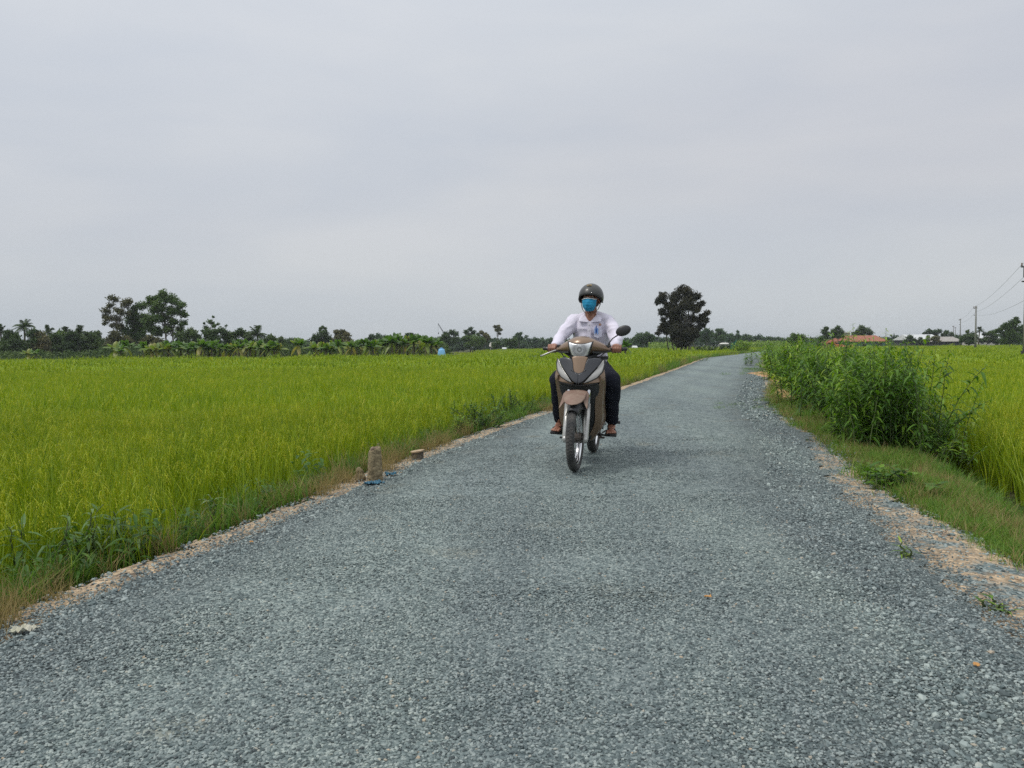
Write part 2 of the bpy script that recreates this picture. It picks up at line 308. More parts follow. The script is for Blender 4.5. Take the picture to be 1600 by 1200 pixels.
def sand_material(name='shoulder_sand', patchy=False):
    m, t, b, o = newmat(name); L = t.links.new; c = nd(t, 'ShaderNodeTexCoord')
    n = nd(t, 'ShaderNodeTexNoise'); n.inputs['Scale'].default_value = 9; n.inputs['Detail'].default_value = 8; n.inputs['Roughness'].default_value = .7; L(c.outputs['Object'], n.inputs[0])
    r = nd(t, 'ShaderNodeValToRGB'); el = r.color_ramp.elements
    for i, (p, q) in enumerate([(.33, (.15, .12, .10)), (.47, (.40, .31, .21)), (.6, (.54, .41, .27)), (.72, (.58, .48, .35))]):
        x = el[i] if i < 2 else el.new(p)
        x.position = p; x.color = (*q, 1)
    L(n.outputs[0], r.inputs[0]); v = nd(t, 'ShaderNodeTexVoronoi'); v.inputs['Scale'].default_value = 55; L(c.outputs['Object'], v.inputs['Vector'])
    sp = nd(t, 'ShaderNodeSeparateColor'); L(v.outputs['Color'], sp.inputs[0]); mr = nd(t, 'ShaderNodeMapRange'); mr.inputs[3].default_value = .55; mr.inputs[4].default_value = 1.2; L(sp.outputs[0], mr.inputs[0])
    m2 = nd(t, 'ShaderNodeMixRGB', blend_type='MULTIPLY'); m2.inputs[0].default_value = 1; L(r.outputs[0], m2.inputs[1]); L(mr.outputs[0], m2.inputs[2]); L(m2.outputs[0], b.inputs['Base Color'])
    if patchy:                            # crushed stone and dark soil trodden into the sand
        g = gravel_ramp(t, .85); L(sp.outputs[1], g.inputs[0]); n4 = nd(t, 'ShaderNodeTexNoise'); n4.inputs['Scale'].default_value = 3.2; n4.inputs['Detail'].default_value = 7; n4.inputs['Roughness'].default_value = .72; L(c.outputs['Object'], n4.inputs[0])
        r4 = nd(t, 'ShaderNodeValToRGB'); r4.color_ramp.elements[0].position = .43; r4.color_ramp.elements[1].position = .52; L(n4.outputs[0], r4.inputs[0]); m4 = nd(t, 'ShaderNodeMixRGB'); L(r4.outputs[0], m4.inputs[0]); L(g.outputs[0], m4.inputs[1]); L(m2.outputs[0], m4.inputs[2]); L(m4.outputs[0], b.inputs['Base Color'])
    b.inputs['Roughness'].default_value = .9; b.inputs['Specular IOR Level'].default_value = .15
    bp = nd(t, 'ShaderNodeBump'); bp.inputs['Strength'].default_value = 1; bp.inputs['Distance'].default_value = .01; bp.invert = True; L(v.outputs['Distance'], bp.inputs['Height']); L(bp.outputs[0], b.inputs['Normal']); return m
M_sand = sand_material()
M_ground = mat('earth', (.10, .10, .045), .95, col2=(.055, .065, .03), scale=2.2, bump=.03, bscale=25, spec=.1)
def strip(name, fa, fb, za, zb, mt, nu=6, kind='structure', y0=-30, y1=200):
    vs = []; uu = []; yy = [y for y in ys if y0 <= y <= y1]
    for y in yy:
        a, b_ = fa(y), fb(y)
        for k in range(nu):
            t_ = k/(nu-1); x_ = a+(b_-a)*t_; z_ = za+(zb-za)*t_
            z_ = gz(x_, y)+.0035 if 'shoulder' in name else z_; vs.append((x_, y, z_+(.003*noise.noise(Vector((x_*2, y*2, 0))) if y < 14 and 0 < k < nu-1 else 0))); uu.append(t_)
    fs = [[i*nu+k, i*nu+k+1, (i+1)*nu+k+1, (i+1)*nu+k] for i in range(len(yy)-1) for k in range(nu-1)]
    mb = MB(); mb.add(vs, fs); o = mb.build(name, mt, smooth=True)
    a = o.data.attributes.new('u', 'FLOAT', 'POINT'); a.data.foreach_set('value', np.array(uu, np.float32)); o['kind'] = kind; return o
jL = lambda y: float(fL(y))+wig(y, 1, .10); jR = lambda y: float(fR(y))+wig(y, 2, .22)+.05
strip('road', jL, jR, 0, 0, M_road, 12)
o = strip('left_shoulder', lambda y: float(fL(y))-.29-(.08 if y < 4 else 0)*1+wig(y, 4, .22), lambda y: float(fL(y))+.25, -.02, -.009, M_sand, 4, y1=140)
def vR(y):
    w_ = max(fV(y), fR(y)+.1)+wig(y, 6, .2)
    if 17 < y < 22: w_ += .35
    return float(w_)
strip('right_shoulder', lambda y: float(fR(y))-.45, vR, -.009, -.024, sand_material('patchy_shoulder', True), 5, y1=140)
M_spill = mat('orange_sand_spill', (.62, .36, .19), .95, col2=(.42, .26, .15), scale=9, bump=.01, bscale=60, spec=.1)
def spill(poly, name='sand_spill'):
    P = []
    for i in range(len(poly)):
        a, b_ = Vector(poly[i]), Vector(poly[(i+1) % len(poly)])
        for k in range(8): q = a.lerp(b_, k/8); g = ray(q.x, q.y); t_ = -CAM_H/g.z; P.append(Vector((g.x*t_+.10*noise.noise(Vector((q.x*.3, q.y*.5, 1))), g.y*t_+.22*noise.noise(Vector((q.x*.3, q.y*.5, 7))), 0)))
    c = sum(P, Vector())/len(P); mb = MB(); mb.loft([[(c.x+(p.x-c.x)*f, c.y+(p.y-c.y)*f, z) for p in P] for f, z in ((1, -.02), (.97, .006), (.75, .016), (.4, .02), (.1, .021))]); mb.build(name, M_spill, smooth=True)['kind'] = 'structure'
spill([(1165, 583), (1190, 580.5), (1216, 585), (1224, 596), (1214, 603), (1200, 590)]); spill([(1206, 597), (1222, 594), (1230, 610), (1246, 627), (1228, 627), (1214, 612)])
# ground: one sheet from the roadside to the horizon
yy = list(np.concatenate([[-400, -60], np.arange(-30, 0, 3), np.arange(0, 20, .25), np.arange(20, 60, 1), np.arange(60, 260, 5), [400, 900, 2000]]))
vs = []; nu = 0
for y in yy:
    yc = min(max(y, -30), 260); L_, R_, W_, V_ = fL(yc), fR(yc), fW(yc), fV(yc)
    xs_ = [-2000, -300, -60, L_-6, L_-2.5, L_-1.35, L_-.95, L_-.75, L_-.55, L_-.3, L_, L_+1, R_-1, R_, (R_+V_)/2, V_+.02, (V_+W_)/2, W_-.1, W_+.1, W_+.3, W_+.6, W_+1.0, W_+1.4, W_+6, 160, 400, 2000]
    xs_ = [xs_[0]]+[max(a, -1900+i) for i, a in enumerate(xs_[1:])]
    nu = len(xs_)
    for x_ in xs_:
        z_ = gz(x_, yc) - .01
        if -10 < y < 30 and (x_ < L_-.4 or x_ > V_+.1): z_ -= .03*abs(noise.noise(Vector((x_*3, y*3, 2))))
        vs.append((x_, y, z_))
mb = MB(); mb.add(vs, [[i*nu+k, i*nu+k+1, (i+1)*nu+k+1, (i+1)*nu+k] for i in range(len(yy)-1) for k in range(nu-1)])
mb.build('ground', M_ground, smooth=True)['kind'] = 'structure'

# ------------------------------------------------------------------ loose gravel
def chip(seed, flat=.55):
    bm = bmesh.new(); bmesh.ops.create_icosphere(bm, subdivisions=1, radius=1); random.seed(seed)
    for v in bm.verts: v.co = Vector((v.co.x*random.uniform(.75, 1.25), v.co.y*random.uniform(.6, 1.05), v.co.z*flat*random.uniform(.7, 1.2)))
    V = [tuple(v.co) for v in bm.verts]; F = [[v.index for v in f.verts] for f in bm.faces]; bm.free(); return V, F
def chips(name, mt, n=7, flat=.55):
    r = []
    for i in range(n):
        m_ = MB(); m_.add(*chip(i+3, flat)); r.append(m_.build(name, mt, link=False))
    return src(r, name+'_source')
C_chip = chips('gravel_chip_shape', M_chip); M_tan = mat('tan_stone', (.44, .35, .25), .85, col2=(.27, .20, .14), scale=30)
C_rock = chips('stone_shape', M_rock, 6, .6)
for i_, o_ in enumerate(C_rock.objects):
    if i_ >= 4: o_.data.materials.clear(); o_.data.materials.append(M_tan)
P = []
for (y0, y1, den) in [(1.2, 3.2, 11500), (3.2, 5.5, 6000), (5.5, 9, 2000), (9, 15, 400)]:
    A = (y1-y0)*5.2; n = int(A*den); y_ = rng.uniform(y0, y1, n); xx_ = rng.uniform(0, 1, n); l_ = fL(y_)-.10; r_ = fR(y_)+.15; x_ = fL(0)*0+l_-.3+xx_*((r_-l_)+.6)
    k = (x_ > l_+rng.normal(0, .07, n)) & (x_ < r_+rng.normal(0, .13, n)) & (np.abs(x_) < y_*.75+.7)
    P.append(np.stack([x_[k], y_[k], np.zeros(k.sum())], 1))
P = np.concatenate(P); n = len(P); print('chips', n)
s_ = rng.uniform(.0028, .0070, n)*(1+.25*rng.random(n)); P[:, 2] = s_*.25-.001
scatter('loose_gravel', P, np.stack([rng.normal(0, .35, n), rng.normal(0, .35, n), rng.uniform(0, 6.28, n)], 1), np.stack([s_]*3, 1), rng.integers(0, 7, n), C_chip,
        'blue-grey crushed stone chips covering the road surface', 'gravel')
P = []; sc_ = []
for i in range(17000):                     # coarse stones on both shoulders
    y_ = 1.5+12*random.random()**1.3
    if random.random() < .4: x_ = fL(y_)-random.uniform(-.20, .36)
    else: x_ = random.uniform(fR(y_)-.45, max(fV(y_), fR(y_)+.2)+.08)
    P.append((x_, y_, 0)); sc_.append(min(.022, .004+abs(random.gauss(0, .0050))))
for i in range(1500):                     # sandy mouth of the shoulder further up on the right
    y_ = random.uniform(11, 28); x_ = random.uniform(fR(y_)-.5, fV(y_)+.1); P.append((x_, y_, 0)); sc_.append(random.uniform(.008, .03))
P = np.array(P); sc_ = np.array(sc_); n = len(P); P[:, 2] = [(gz(p[0], p[1]) if p[0] < fL(p[1]) or p[0] > fR(p[1]) else 0)+s_*.2 for p, s_ in zip(P, sc_)]
scatter('shoulder_stones', P, np.stack([rng.normal(0, .5, n), rng.normal(0, .5, n), rng.uniform(0, 6.28, n)], 1), np.stack([sc_]*3, 1), [random.choice((4, 5)) if ((p[0] < fL(p[1])-.02 or p[0] > fR(p[1])+.12) and random.random() < .3) else random.randrange(4) for p in P], C_rock,
        'grey and tan stones strewn along both sandy road edges', 'stones')

# ------------------------------------------------------------------ rice
M_rice = leafmat('rice_leaf', [(0, (.05, .13, .008)), (.35, (.17, .265, .014)), (.62, (.30, .385, .018)), (.8, (.40, .44, .022)), (1, (.48, .47, .06))], .24, .5, .18)
def blades(mb, base, H, W_, lean, ang, tint, seg=4, droop=1.0, z0=0):
    """many arched leaf blades at once; arrays of equal length"""
    n = len(H); d = np.stack([np.cos(ang), np.sin(ang), np.zeros(n)], 1); sd_ = np.stack([-np.sin(ang), np.cos(ang), np.zeros(n)], 1)
    tw = rng.uniform(-1.2, 1.2, n); sd_ = sd_*np.cos(tw)[:, None]+d*np.sin(tw)[:, None]
    pts = []
    for k in range(seg+1):
        t_ = k/seg; out_ = lean*(t_**1.8)*1.0; zz = H*(t_-.28*droop*(lean/np.maximum(H, .01))*t_**3.2)
        c = base+d*out_[:, None]+np.stack([0*zz, 0*zz, zz], 1); w = (W_*(1-.92*t_**1.6)*(.6+.8*t_*(1-t_)))[:, None]
        pts.append((c-sd_*w, c+sd_*w))
    Q = []
    for k in range(seg):
        a, b_ = pts[k]; c, e_ = pts[k+1]; Q.append(np.stack([a, b_, e_, c], 1))
    mb.quads(np.concatenate(Q), np.tile(tint, seg))
def panicles(mb, base, H, ang, n, big=1.0):
    """nodding grain heads: a thin arched axis with several drooping branchlets of small grains"""
    Q = []; T = []
    for i in range(n):
        a = ang[i]; d = Vector((math.cos(a), math.sin(a), 0)); h = H[i]; r0 = random.uniform(.03, .09); L_ = random.uniform(.12, .20); p0 = Vector(base[i]); s = Vector((-d.y, d.x, 0)); tt = random.uniform(.72, .93)
        pts = [p0+Vector((0, 0, h*.55)), p0+d*r0*.4+Vector((0, 0, h*.88))]
        for k in range(1, 5): t_ = k/4; pts.append(p0+d*(r0*.4+L_*.8*t_)+Vector((0, 0, h*.88+L_*(.42*math.sin(t_*2.0)-.62*t_**2))))
        for k in range(len(pts)-1): a_, b_ = pts[k], pts[k+1]; w = s*.0013*big; Q.append([a_-w, a_+w, b_+w, b_-w]); T.append(.5 if k < 1 else tt-.1)
        for k in range(5 if big < 1.5 else 3):
            u = 1.3+3.6*random.random(); j = min(int(u), 4); c = pts[j].lerp(pts[j+1], u-j); o_ = (d*random.uniform(.1, .8)+s*random.uniform(-.7, .7)); l = L_*random.uniform(.35, .6)
            for g in range(5 if big < 1.5 else 4):
                v = (g+.5)/5; q = c+o_*l*.45*v-Vector((0, 0, 1))*l*(.25*v+.75*v*v); dd = (o_*.3-Vector((0, 0, .9+random.uniform(-.4, .4)))+Vector((random.uniform(-.5, .5), random.uniform(-.5, .5), 0))).normalized()*random.uniform(.011, .017)*big; w = dd.cross(Vector((random.random()-.5, random.random()-.5, .2))).normalized()*.0031*big
                Q.append([q-w*.5, q+dd*.5-w, q+dd, q+dd*.5+w]); T.append(tt+random.uniform(-.08, .04))
    if Q: mb.quads([[tuple(v) for v in q] for q in Q], T)
def rice_patch(size, step, nb, W_, seg, pan, h0=.80, z0=0, lean=(.04, .26), tm=.42):
    mb = MB(); hills = []
    g = np.linspace(-size/2, size/2, int(size/step)+1)[:-1]+step/2
    for a in g:
        for b_ in g: hills.append((a+random.uniform(-.3, .3)*step, b_+random.uniform(-.3, .3)*step, 0))
    hills = np.array(hills); nh = len(hills)
    base = np.repeat(hills, nb, 0)+np.concatenate([rng.normal(0, .022, (nh*nb, 2)), np.zeros((nh*nb, 1))], 1); n = len(base)
    H_ = h0*rng.uniform(.62, 1.02, n); ln = rng.uniform(*lean, n)*rng.uniform(.4, 1, n)
    base[:, 2] = z0; blades(mb, base, H_-z0, np.full(n, W_)*rng.uniform(.7, 1.2, n), ln, rng.uniform(0, 6.28, n), np.clip(rng.normal(tm, .13, n), .05, .76), seg)
    if pan:
        b2 = np.repeat(hills, pan, 0)+np.concatenate([rng.normal(0, .03, (nh*pan, 2)), np.zeros((nh*pan, 1))], 1); b2[:, 2] = z0
        b2 = b2[rng.random(len(b2)) < (.9 if step < .2 else .5)]; panicles(mb, b2, (h0-z0)*rng.uniform(.80, 1.0, len(b2)), rng.uniform(0, 6.28, len(b2)), len(b2), 1 if step < .2 else 1.7)
    return mb.build('rice_clump_shape', M_rice, link=False)
RA = src([rice_patch(.48, .137, 19, .0075, 4, 2, lean=(.08, .36), tm=.46) for i in range(5)], 'rice_near_source')
RB = src([rice_patch(1.2, .20, 14, .0115, 3, 1, z0=.15, lean=(.06, .32), tm=.50) for i in range(4)], 'rice_mid_source')
RC = src([rice_patch(5, .42, 6, .032, 2, 0, z0=.45, lean=(.05, .3), tm=.53) for i in range(3)], 'rice_far_source')
ZL, ZR = -.42, -.47                       # paddy floor, left and right of the road
def inL(x_, y_): return x_ < fL(min(y_, 259))-.54-.16*n1(y_, 8, .7) and not (y_ > 81 and x_ < -4.5)
def inR(x_, y_): return x_ > fW(min(y_, 259))+.56+.12*n1(y_, 9, .9) and not (y_ > 200)
def hmod(x_, y_): return 1+.13*noise.noise(Vector((x_*.5, y_*.5, 0)))+.09*noise.noise(Vector((x_*1.7, y_*1.7, 4)))
cam_ok = lambda x_, y_, m_: abs(x_) < y_*.74+m_
def fill(side, lod):
    st, y0, y1, cl = {'a': (.44, -.6, 11, RA), 'b': (1.1, 11, 34, RB), 'c': (4.4, 34, 250, RC)}[lod]; P = []; Rr = []; Sc = []
    f = inL if side == 'l' else inR; z_ = ZL if side == 'l' else ZR
    for y_ in np.arange(y0, y1, st):
        xm = y_*.74+2+st; xs_ = np.arange(-xm, xm, st)
        for x_ in xs_:
            px_ = x_+random.uniform(-.1, .1)*st; py_ = y_+random.uniform(-.1, .1)*st
            mg = {'a': 0, 'b': .35, 'c': 1.8}[lod]
            if not f(px_+(mg if side == 'l' else -mg), py_): continue
            h = hmod(px_, py_)*(1.0 if side == 'l' else .96); P.append((px_, py_, z_)); Rr.append((.20*noise.noise(Vector((px_*.9, py_*.9, 11)))+random.gauss(0, .04), .20*noise.noise(Vector((px_*.9, py_*.9, 17)))+random.gauss(0, .04), random.choice([0, 1, 2, 3])*PI/2+random.uniform(-.2, .2))); Sc.append((1, 1, h))
    return P, Rr, Sc, cl
for side, nm in (('l', 'left'), ('r', 'right')):
    for lod in 'abc':
        P, Rr, Sc, cl = fill(side, lod); n = len(P); print('rice', side, lod, n)
        lab = {'a': 'near ripening rice with drooping yellow grain beside the road, ', 'b': 'middle stretch of bright green ripening rice, ', 'c': 'far stretch of smooth green rice reaching the distant trees, '}[lod]+('left of the road' if side == 'l' else 'right of the road')
        scatter('rice_crop', P, Rr, Sc, [random.randrange(3 if lod == 'c' else 4) for _ in range(n)], cl, lab, 'rice')
# loose filler between patches of the far field: the closed mass of leaves below the tips
M_mass = mat('rice_leaf_mass', (.20, .29, .012), .9, col2=(.12, .19, .010), scale=3.5, spec=.1, bump=.12, bscale=6, detail=8)
for side in (-1, 1):
    mb = MB(); vs = []; yy = np.concatenate([np.arange(12, 40, 1), np.arange(40, 256, 6)]); 
    if side > 0: yy = yy[yy < 202]
    nu = 40
    for y_ in yy:
        e_ = (fL(y_)-1.9) if side < 0 else (fW(y_)+1.6); far = -(y_*.9+8) if side < 0 else (y_*.9+8)
        if side < 0 and y_ > 80: far = min(e_-1, -4.5)
        for k in range(nu): t_ = (k/(nu-1))**1.5; x_ = e_+(far-e_)*t_; vs.append((x_, y_, (ZL if side < 0 else ZR)+(.50 if y_ > 33 else .42)*hmod(x_, y_)-(0 if k else .3)))
    mb.add(vs, [[i*nu+k, i*nu+k+1, (i+1)*nu+k+1, (i+1)*nu+k] for i in range(len(yy)-1) for k in range(nu-1)])
    o = mb.build('rice_understorey', M_mass, smooth=True); tag(o, 'dense green leaf mass below the rice tips, '+('left' if side < 0 else 'right')+' of the road', 'rice', kind='stuff')

# ------------------------------------------------------------------ verge grass
def leaf_quads(p, d, up, L_, w, droop=.3):
    """one leaf blade: 3 segments folded along a midrib, two quads wide"""
    d = d.normalized(); s = d.cross(up); s = s.normalized() if s.length > 1e-3 else Vector((1, 0, 0)); n_ = s.cross(d)
    prof = [(0, .12), (.3, 1), (.65, .8), (1, .03)]; R_ = []
    for t_, ww in prof:
        c = p+d*L_*t_-Vector((0, 0, 1))*droop*L_*t_*t_; R_.append((c-s*w*ww+n_*w*.25*ww, c, c+s*w*ww+n_*w*.25*ww))
    return [[R_[i][j], R_[i][j+1], R_[i+1][j+1], R_[i+1][j]] for i in range(3) for j in range(2)]
M_grass = leafmat('verge_grass_leaf', [(0, (.06, .13, .02)), (.45, (.13, .25, .035)), (.75, (.24, .34, .06)), (1, (.42, .36, .13))], .35, .6, .2)
M_dry = leafmat('dry_grass_leaf', [(0, (.12, .14, .04)), (.5, (.28, .22, .09)), (1, (.45, .34, .18))], .3, .7, .2)
def broad(n, h, mt, tm):
    mb = MB()
    for i in range(n):
        a = random.uniform(0, 6.28); z = random.uniform(.15, 1)*h; p = Vector((random.gauss(0, .05), random.gauss(0, .05), z)); Q = leaf_quads(p, Vector((math.cos(a), math.sin(a), random.uniform(-.1, .8))), Vector((0, 0, 1)), random.uniform(.06, .12), random.uniform(.008, .016), .6); mb.quads([[tuple(v) for v in q] for q in Q], [min(1, max(0, random.gauss(tm, .15)))]*6)
    return mb.build('weed_tuft_shape', mt, link=False)
def tuft(n, h, w, lean, mt, r=.06, seg=3, tm=.45, ts=.17):
    mb = MB(); base = np.concatenate([rng.normal(0, r, (n, 2)), np.zeros((n, 1))], 1)
    blades(mb, base, h*rng.uniform(.4, 1, n), np.full(n, w), lean*rng.uniform(.3, 1, n), rng.uniform(0, 6.28, n), np.clip(rng.normal(tm, ts, n), 0, 1), seg)
    return mb.build('grass_tuft_shape', mt, link=False)
M_bankweed = leafmat('bank_weed_leaf', [(0, (.025, .065, .015)), (.5, (.065, .15, .02)), (1, (.17, .27, .04))], .25, .5, .2, .3)
GA = src([tuft(46, .13, .0026, .09, M_grass, .06) for i in range(5)]+[tuft(40, .16, .0028, .12, M_dry, .05)], 'grass_source')
GB = src([tuft(26, .34, .0062, .26, M_grass, .07, 4, .28, .2) for i in range(4)]+[tuft(40, .34, .0032, .22, M_dry, .06, 4), broad(30, .30, M_bankweed, .3), broad(34, .38, M_bankweed, .45)], 'tall_grass_source')
P = []; Rr = []; Sc = []; I = []
def addg(x_, y_, s, dry=False, bias=0):
    P.append((x_, y_, gz(x_, y_)-.012)); Rr.append((0, 0, random.uniform(0, 6.28))); Sc.append((s, s, s*random.uniform(.75, 1.25))); I.append(4+bias if dry else random.randrange(4))
for i in range(11500):                     # mown verge on the right
    y_ = 2.4+26*random.random()**1.6; v_, w_ = max(fV(y_), fR(y_)+.05), fW(y_)+.25; x_ = random.uniform(v_-.04+wig(y_, 6, .2)*.9, w_)
    t_ = (x_-v_)/(w_-v_+.01)
    q_ = noise.noise(Vector((x_*1.6, y_*.9, 3)))+.5*noise.noise(Vector((x_*5, y_*3, 8)))
    if random.random() < (.85-t_*2.2) or q_ < -.42: continue
    addg(x_, y_, random.uniform(.4, 1.0)*(1 if y_ < 10 else 1.35)*(1+.7*max(0, q_)), random.random() < .12+.6*max(0, -q_), 1)
    if q_ > .35 and random.random() < .10: addg(x_, y_, random.uniform(1.4, 2.0), False, 0)
for i in range(700):                      # verge further up
    y_ = random.uniform(26, 130); x_ = random.uniform(max(fV(y_), fR(y_)), fW(y_)+.5); addg(x_, y_, random.uniform(2, 3.6), random.random() < .1, 1)
for i in range(70):                       # grass tongues creeping over the gravel
    y_, x_ = random.choice([(12.9, 4.0), (13.6, 4.3), (12.3, 4.0), (30, 9.7), (33, 10.6), (27.5, 9.1)]); s = 1+(y_ > 20); addg(x_+random.gauss(0, .28*s), y_+random.gauss(0, .35*s), random.uniform(.4, .9)*s)
scatter('verge_grass', P, Rr, Sc, [min(i, 5) for i in I], GA, 'short green and straw-coloured grass on the verge right of the road', 'grass')
P = []; Rr = []; Sc = []; I = []
for i in range(1500):                     # long grass on the left bank and lining the right ditch
    y_ = 1.7+30*random.random()**1.7; x_ = fL(y_)-.40-.7*random.random()**1.2-(.10 if y_ < 4 else 0)+wig(y_, 4, .22)
    addg(x_, y_, random.uniform(.35, .95), random.random() < (.25 if x_ > fL(y_)-.62 else .04))
for i in range(130):                      # broad-leaved weeds tangled in the left bank
    y_ = 2.2+20*random.random()**1.5
    if noise.noise(Vector((y_*1.1, 3, 9))) < -.12: continue
    x_ = fL(y_)-random.uniform(.42, .85); s0 = random.uniform(.5, 1.0); P.append((x_, y_, gz(x_, y_)-.01)); Rr.append((random.gauss(0, .15), random.gauss(0, .15), random.uniform(0, 6.28))); Sc.append((s0, s0, s0)); I.append(random.choice((5, 6)))
for i in range(1300):
    y_ = 30+110*random.random(); x_ = fL(y_)-random.uniform(.3, 1.4); addg(x_, y_, random.uniform(.9, 1.8), random.random() < .25)
for i in range(900):
    y_ = 3+20*random.random()**1.3; x_ = fW(y_)+random.uniform(-.12, .5); addg(x_, y_, random.uniform(.4, .75), random.random() < .1)
for px_, py_, k in [(636, 716, 10), (618, 728, 9), (556, 750, 8), (525, 762, 10), (700, 690, 10), (690, 700, 8), (16, 985, 11), (5, 960, 8), (60, 955, 3), (870, 640, 8)]:   # straw-coloured clumps on the left edge
    g = ray(px_, py_); t_ = -CAM_H/g.z
    for _ in range(k): addg(g.x*t_-.12+random.gauss(0, .07)*(1 if py_ < 900 else .8), g.y*t_+random.gauss(0, .12), random.uniform(.45, .85), True)
scatter('bank_grass', P, Rr, Sc, I, GB, 'long green grass and dry straw along the left bank and the ditch edge', 'grass')

# ------------------------------------------------------------------ broadleaf weeds and shrubs
M_weed = leafmat('weed_leaf', [(0, (.03, .075, .018)), (.4, (.075, .17, .022)), (.75, (.19, .33, .035)), (1, (.34, .44, .06))], .35, .5, .15, .3)
M_lance = leafmat('lance_leaf', [(0, (.04, .10, .02)), (.5, (.09, .19, .04)), (1, (.24, .33, .14))], .3, .4, .1, .5)
M_stem = mat('weed_stem', (.09, .13, .04), .8, scale=20)
def shrub_meshes(ns, h, spread, leafL, leafW, per=16, mt=None, root=None, tmean=.45, rbase=.15, droop=.35):
    st = MB(); lf = MB();
    for i in range(ns):
        a = random.uniform(0, 6.28); b0 = Vector((random.gauss(0, rbase), random.gauss(0, rbase), 0)); out_ = random.uniform(.1, 1)*spread; hh = h*random.uniform(.55, 1.05)*(1-.25*out_/max(spread, .01))
        d = Vector((math.cos(a), math.sin(a), 0)); pts = []
        for k in range(8): t_ = k/7; pts.append(b0+d*out_*t_**1.4+Vector((0, 0, hh*(t_-.10*t_**3)))+Vector((random.gauss(0, .008), random.gauss(0, .008), 0)))
        st.tube(pts, [.007*(1-.8*k/7)+.0012 for k in range(8)], 5)
        tm = min(max(random.gauss(tmean, .15), .02), .95)
        for k in range(per):
            t_ = .12+.88*(k+random.random()*.8)/per; q = t_*7; j = min(int(q), 6); p = pts[j].lerp(pts[j+1], min(q-j, 1)); ph = k*2.4+random.uniform(-.4, .4)
            o_ = Vector((math.cos(ph), math.sin(ph), random.uniform(.1, .8))); l = leafL*random.uniform(.6, 1.15)*(.65 if t_ > .93 else 1)
            Q = leaf_quads(p, o_, Vector((0, 0, 1)), l, leafW*random.uniform(.8, 1.2)*l/leafL, droop*random.uniform(.3, 1.6)); lf.quads([[tuple(v) for v in q_] for q_ in Q], [min(1, max(0, tm+random.gauss(0, .12)+.12*(t_ > .85)))]*6)
    o1 = lf.build('foliage', mt or M_weed, root); o2 = st.build('stem', M_stem, root, smooth=True); return o1, o2
def shrub(name, label, cat, loc, rz=0, group=None, **k):
    t = thing(name, label, cat, loc, rz, group); shrub_meshes(root=t, **k); return t
random.seed(23); GRP = 'roadside bushes along the right ditch'
B = []
for i, (ns, h, sp) in enumerate([(58, 1.68, .75), (54, 1.5, .85), (46, 1.25, .75)]):
    B.append(shrub('roadside_bush', '', 'bush', (0, 0, -50), 0, GRP, ns=ns, h=h, spread=sp, leafL=.185, leafW=.0185, per=46, rbase=.27, tmean=.52, droop=.6))
spots = [ # px, ground py, variant, scale, label
 (1392, 706, 0, .80, 'tall leafy bush at the right end of the roadside thicket, nearest the camera'),
 (1358, 690, 1, .82, 'bushy green shrub with upright twigs just left of the nearest bush'),
 (1418, 694, 2, .82, 'lighter green bush overhanging the rice at the right edge of the thicket'),
 (1330, 672, 0, .80, 'dense dark green bush in the middle of the roadside thicket'),
 (1385, 672, 1, .88, 'green bush leaning toward the rice behind the nearest two bushes'),
 (1306, 655, 1, .92, 'dark leafy bush above the grassy verge in the thicket'),
 (1352, 648, 0, .88, 'tall twiggy bush rising behind the middle of the thicket'),
 (1278, 640, 2, 1.1, 'rounded bush above the orange sand patch'),
 (1310, 625, 0, .85, 'broad bush at the back of the thicket below the tiled roof'),
 (1252, 618, 1, 1.0, 'spreading bush beside the narrowing grass verge'),
 (1275, 603, 0, .9, 'tall bush showing above the middle bushes'),
 (1232, 600, 2, 1.1, 'low bush at the left end of the thicket by the road bend'),
 (1250, 588, 0, .95, 'far tall bush where the thicket meets the distant field'),
 (1222, 582, 2, 1.1, 'small bush beside the grass tongue on the road edge'),
 (1212, 571, 2, 1.1, 'farthest small bush of the thicket, next to the earth mound')]
used = set()
for px_, py_, v, s, lab in spots:
    g = ray(px_, py_); zb = -.15; t_ = (zb-CAM_H)/g.z; loc = (g.x*t_, g.y*t_, zb+.02); loc = (loc[0], loc[1], gz(loc[0], loc[1])-.02)
    if v not in used: used.add(v); r = B[v]; r.location = loc; r.scale = (s, s, s*1.15); r['label'] = lab
    else: dup(B[v], loc, random.uniform(0, 6.28), lab, (s, s, s*(1.24 if 1320 < px_ < 1400 else 1.08)))
# smaller weeds
def gp(px_, py_, z=0):
    g = ray(px_, py_); t_ = (z-CAM_H)/g.z; return Vector((g.x*t_, g.y*t_, z))
def weed(px_, py_, z, lab, name='weed', **k):
    p = gp(px_, py_, z); p.z = gz(p.x, p.y)-.02 if z == 0 else z; return shrub(name, lab, 'weed', p, random.random()*6, None, **k)
weed(1392, 757, 0, 'low broadleaf weed with large dark leaves at the gravel edge, right of the road', ns=11, h=.26, spread=.24, leafL=.105, leafW=.034, per=7, rbase=.07, tmean=.4)
weed(1362, 742, 0, 'small bright green weed just left of the large-leaved weed at the gravel edge', ns=7, h=.2, spread=.16, leafL=.08, leafW=.022, per=7, rbase=.05, tmean=.7)
weed(1430, 700, -.16, 'leafy weed on the bank at the foot of the nearest bush', ns=14, h=.42, spread=.4, leafL=.11, leafW=.018, per=13, rbase=.15)
weed(1478, 722, -.18, 'green weed hanging over the dark ditch below the rice', ns=12, h=.36, spread=.4, leafL=.11, leafW=.016, per=12, rbase=.15, tmean=.5)
weed(1340, 690, -.1, 'bushy weed between the mown verge and the thicket', ns=12, h=.42, spread=.32, leafL=.11, leafW=.017, per=13, rbase=.12)
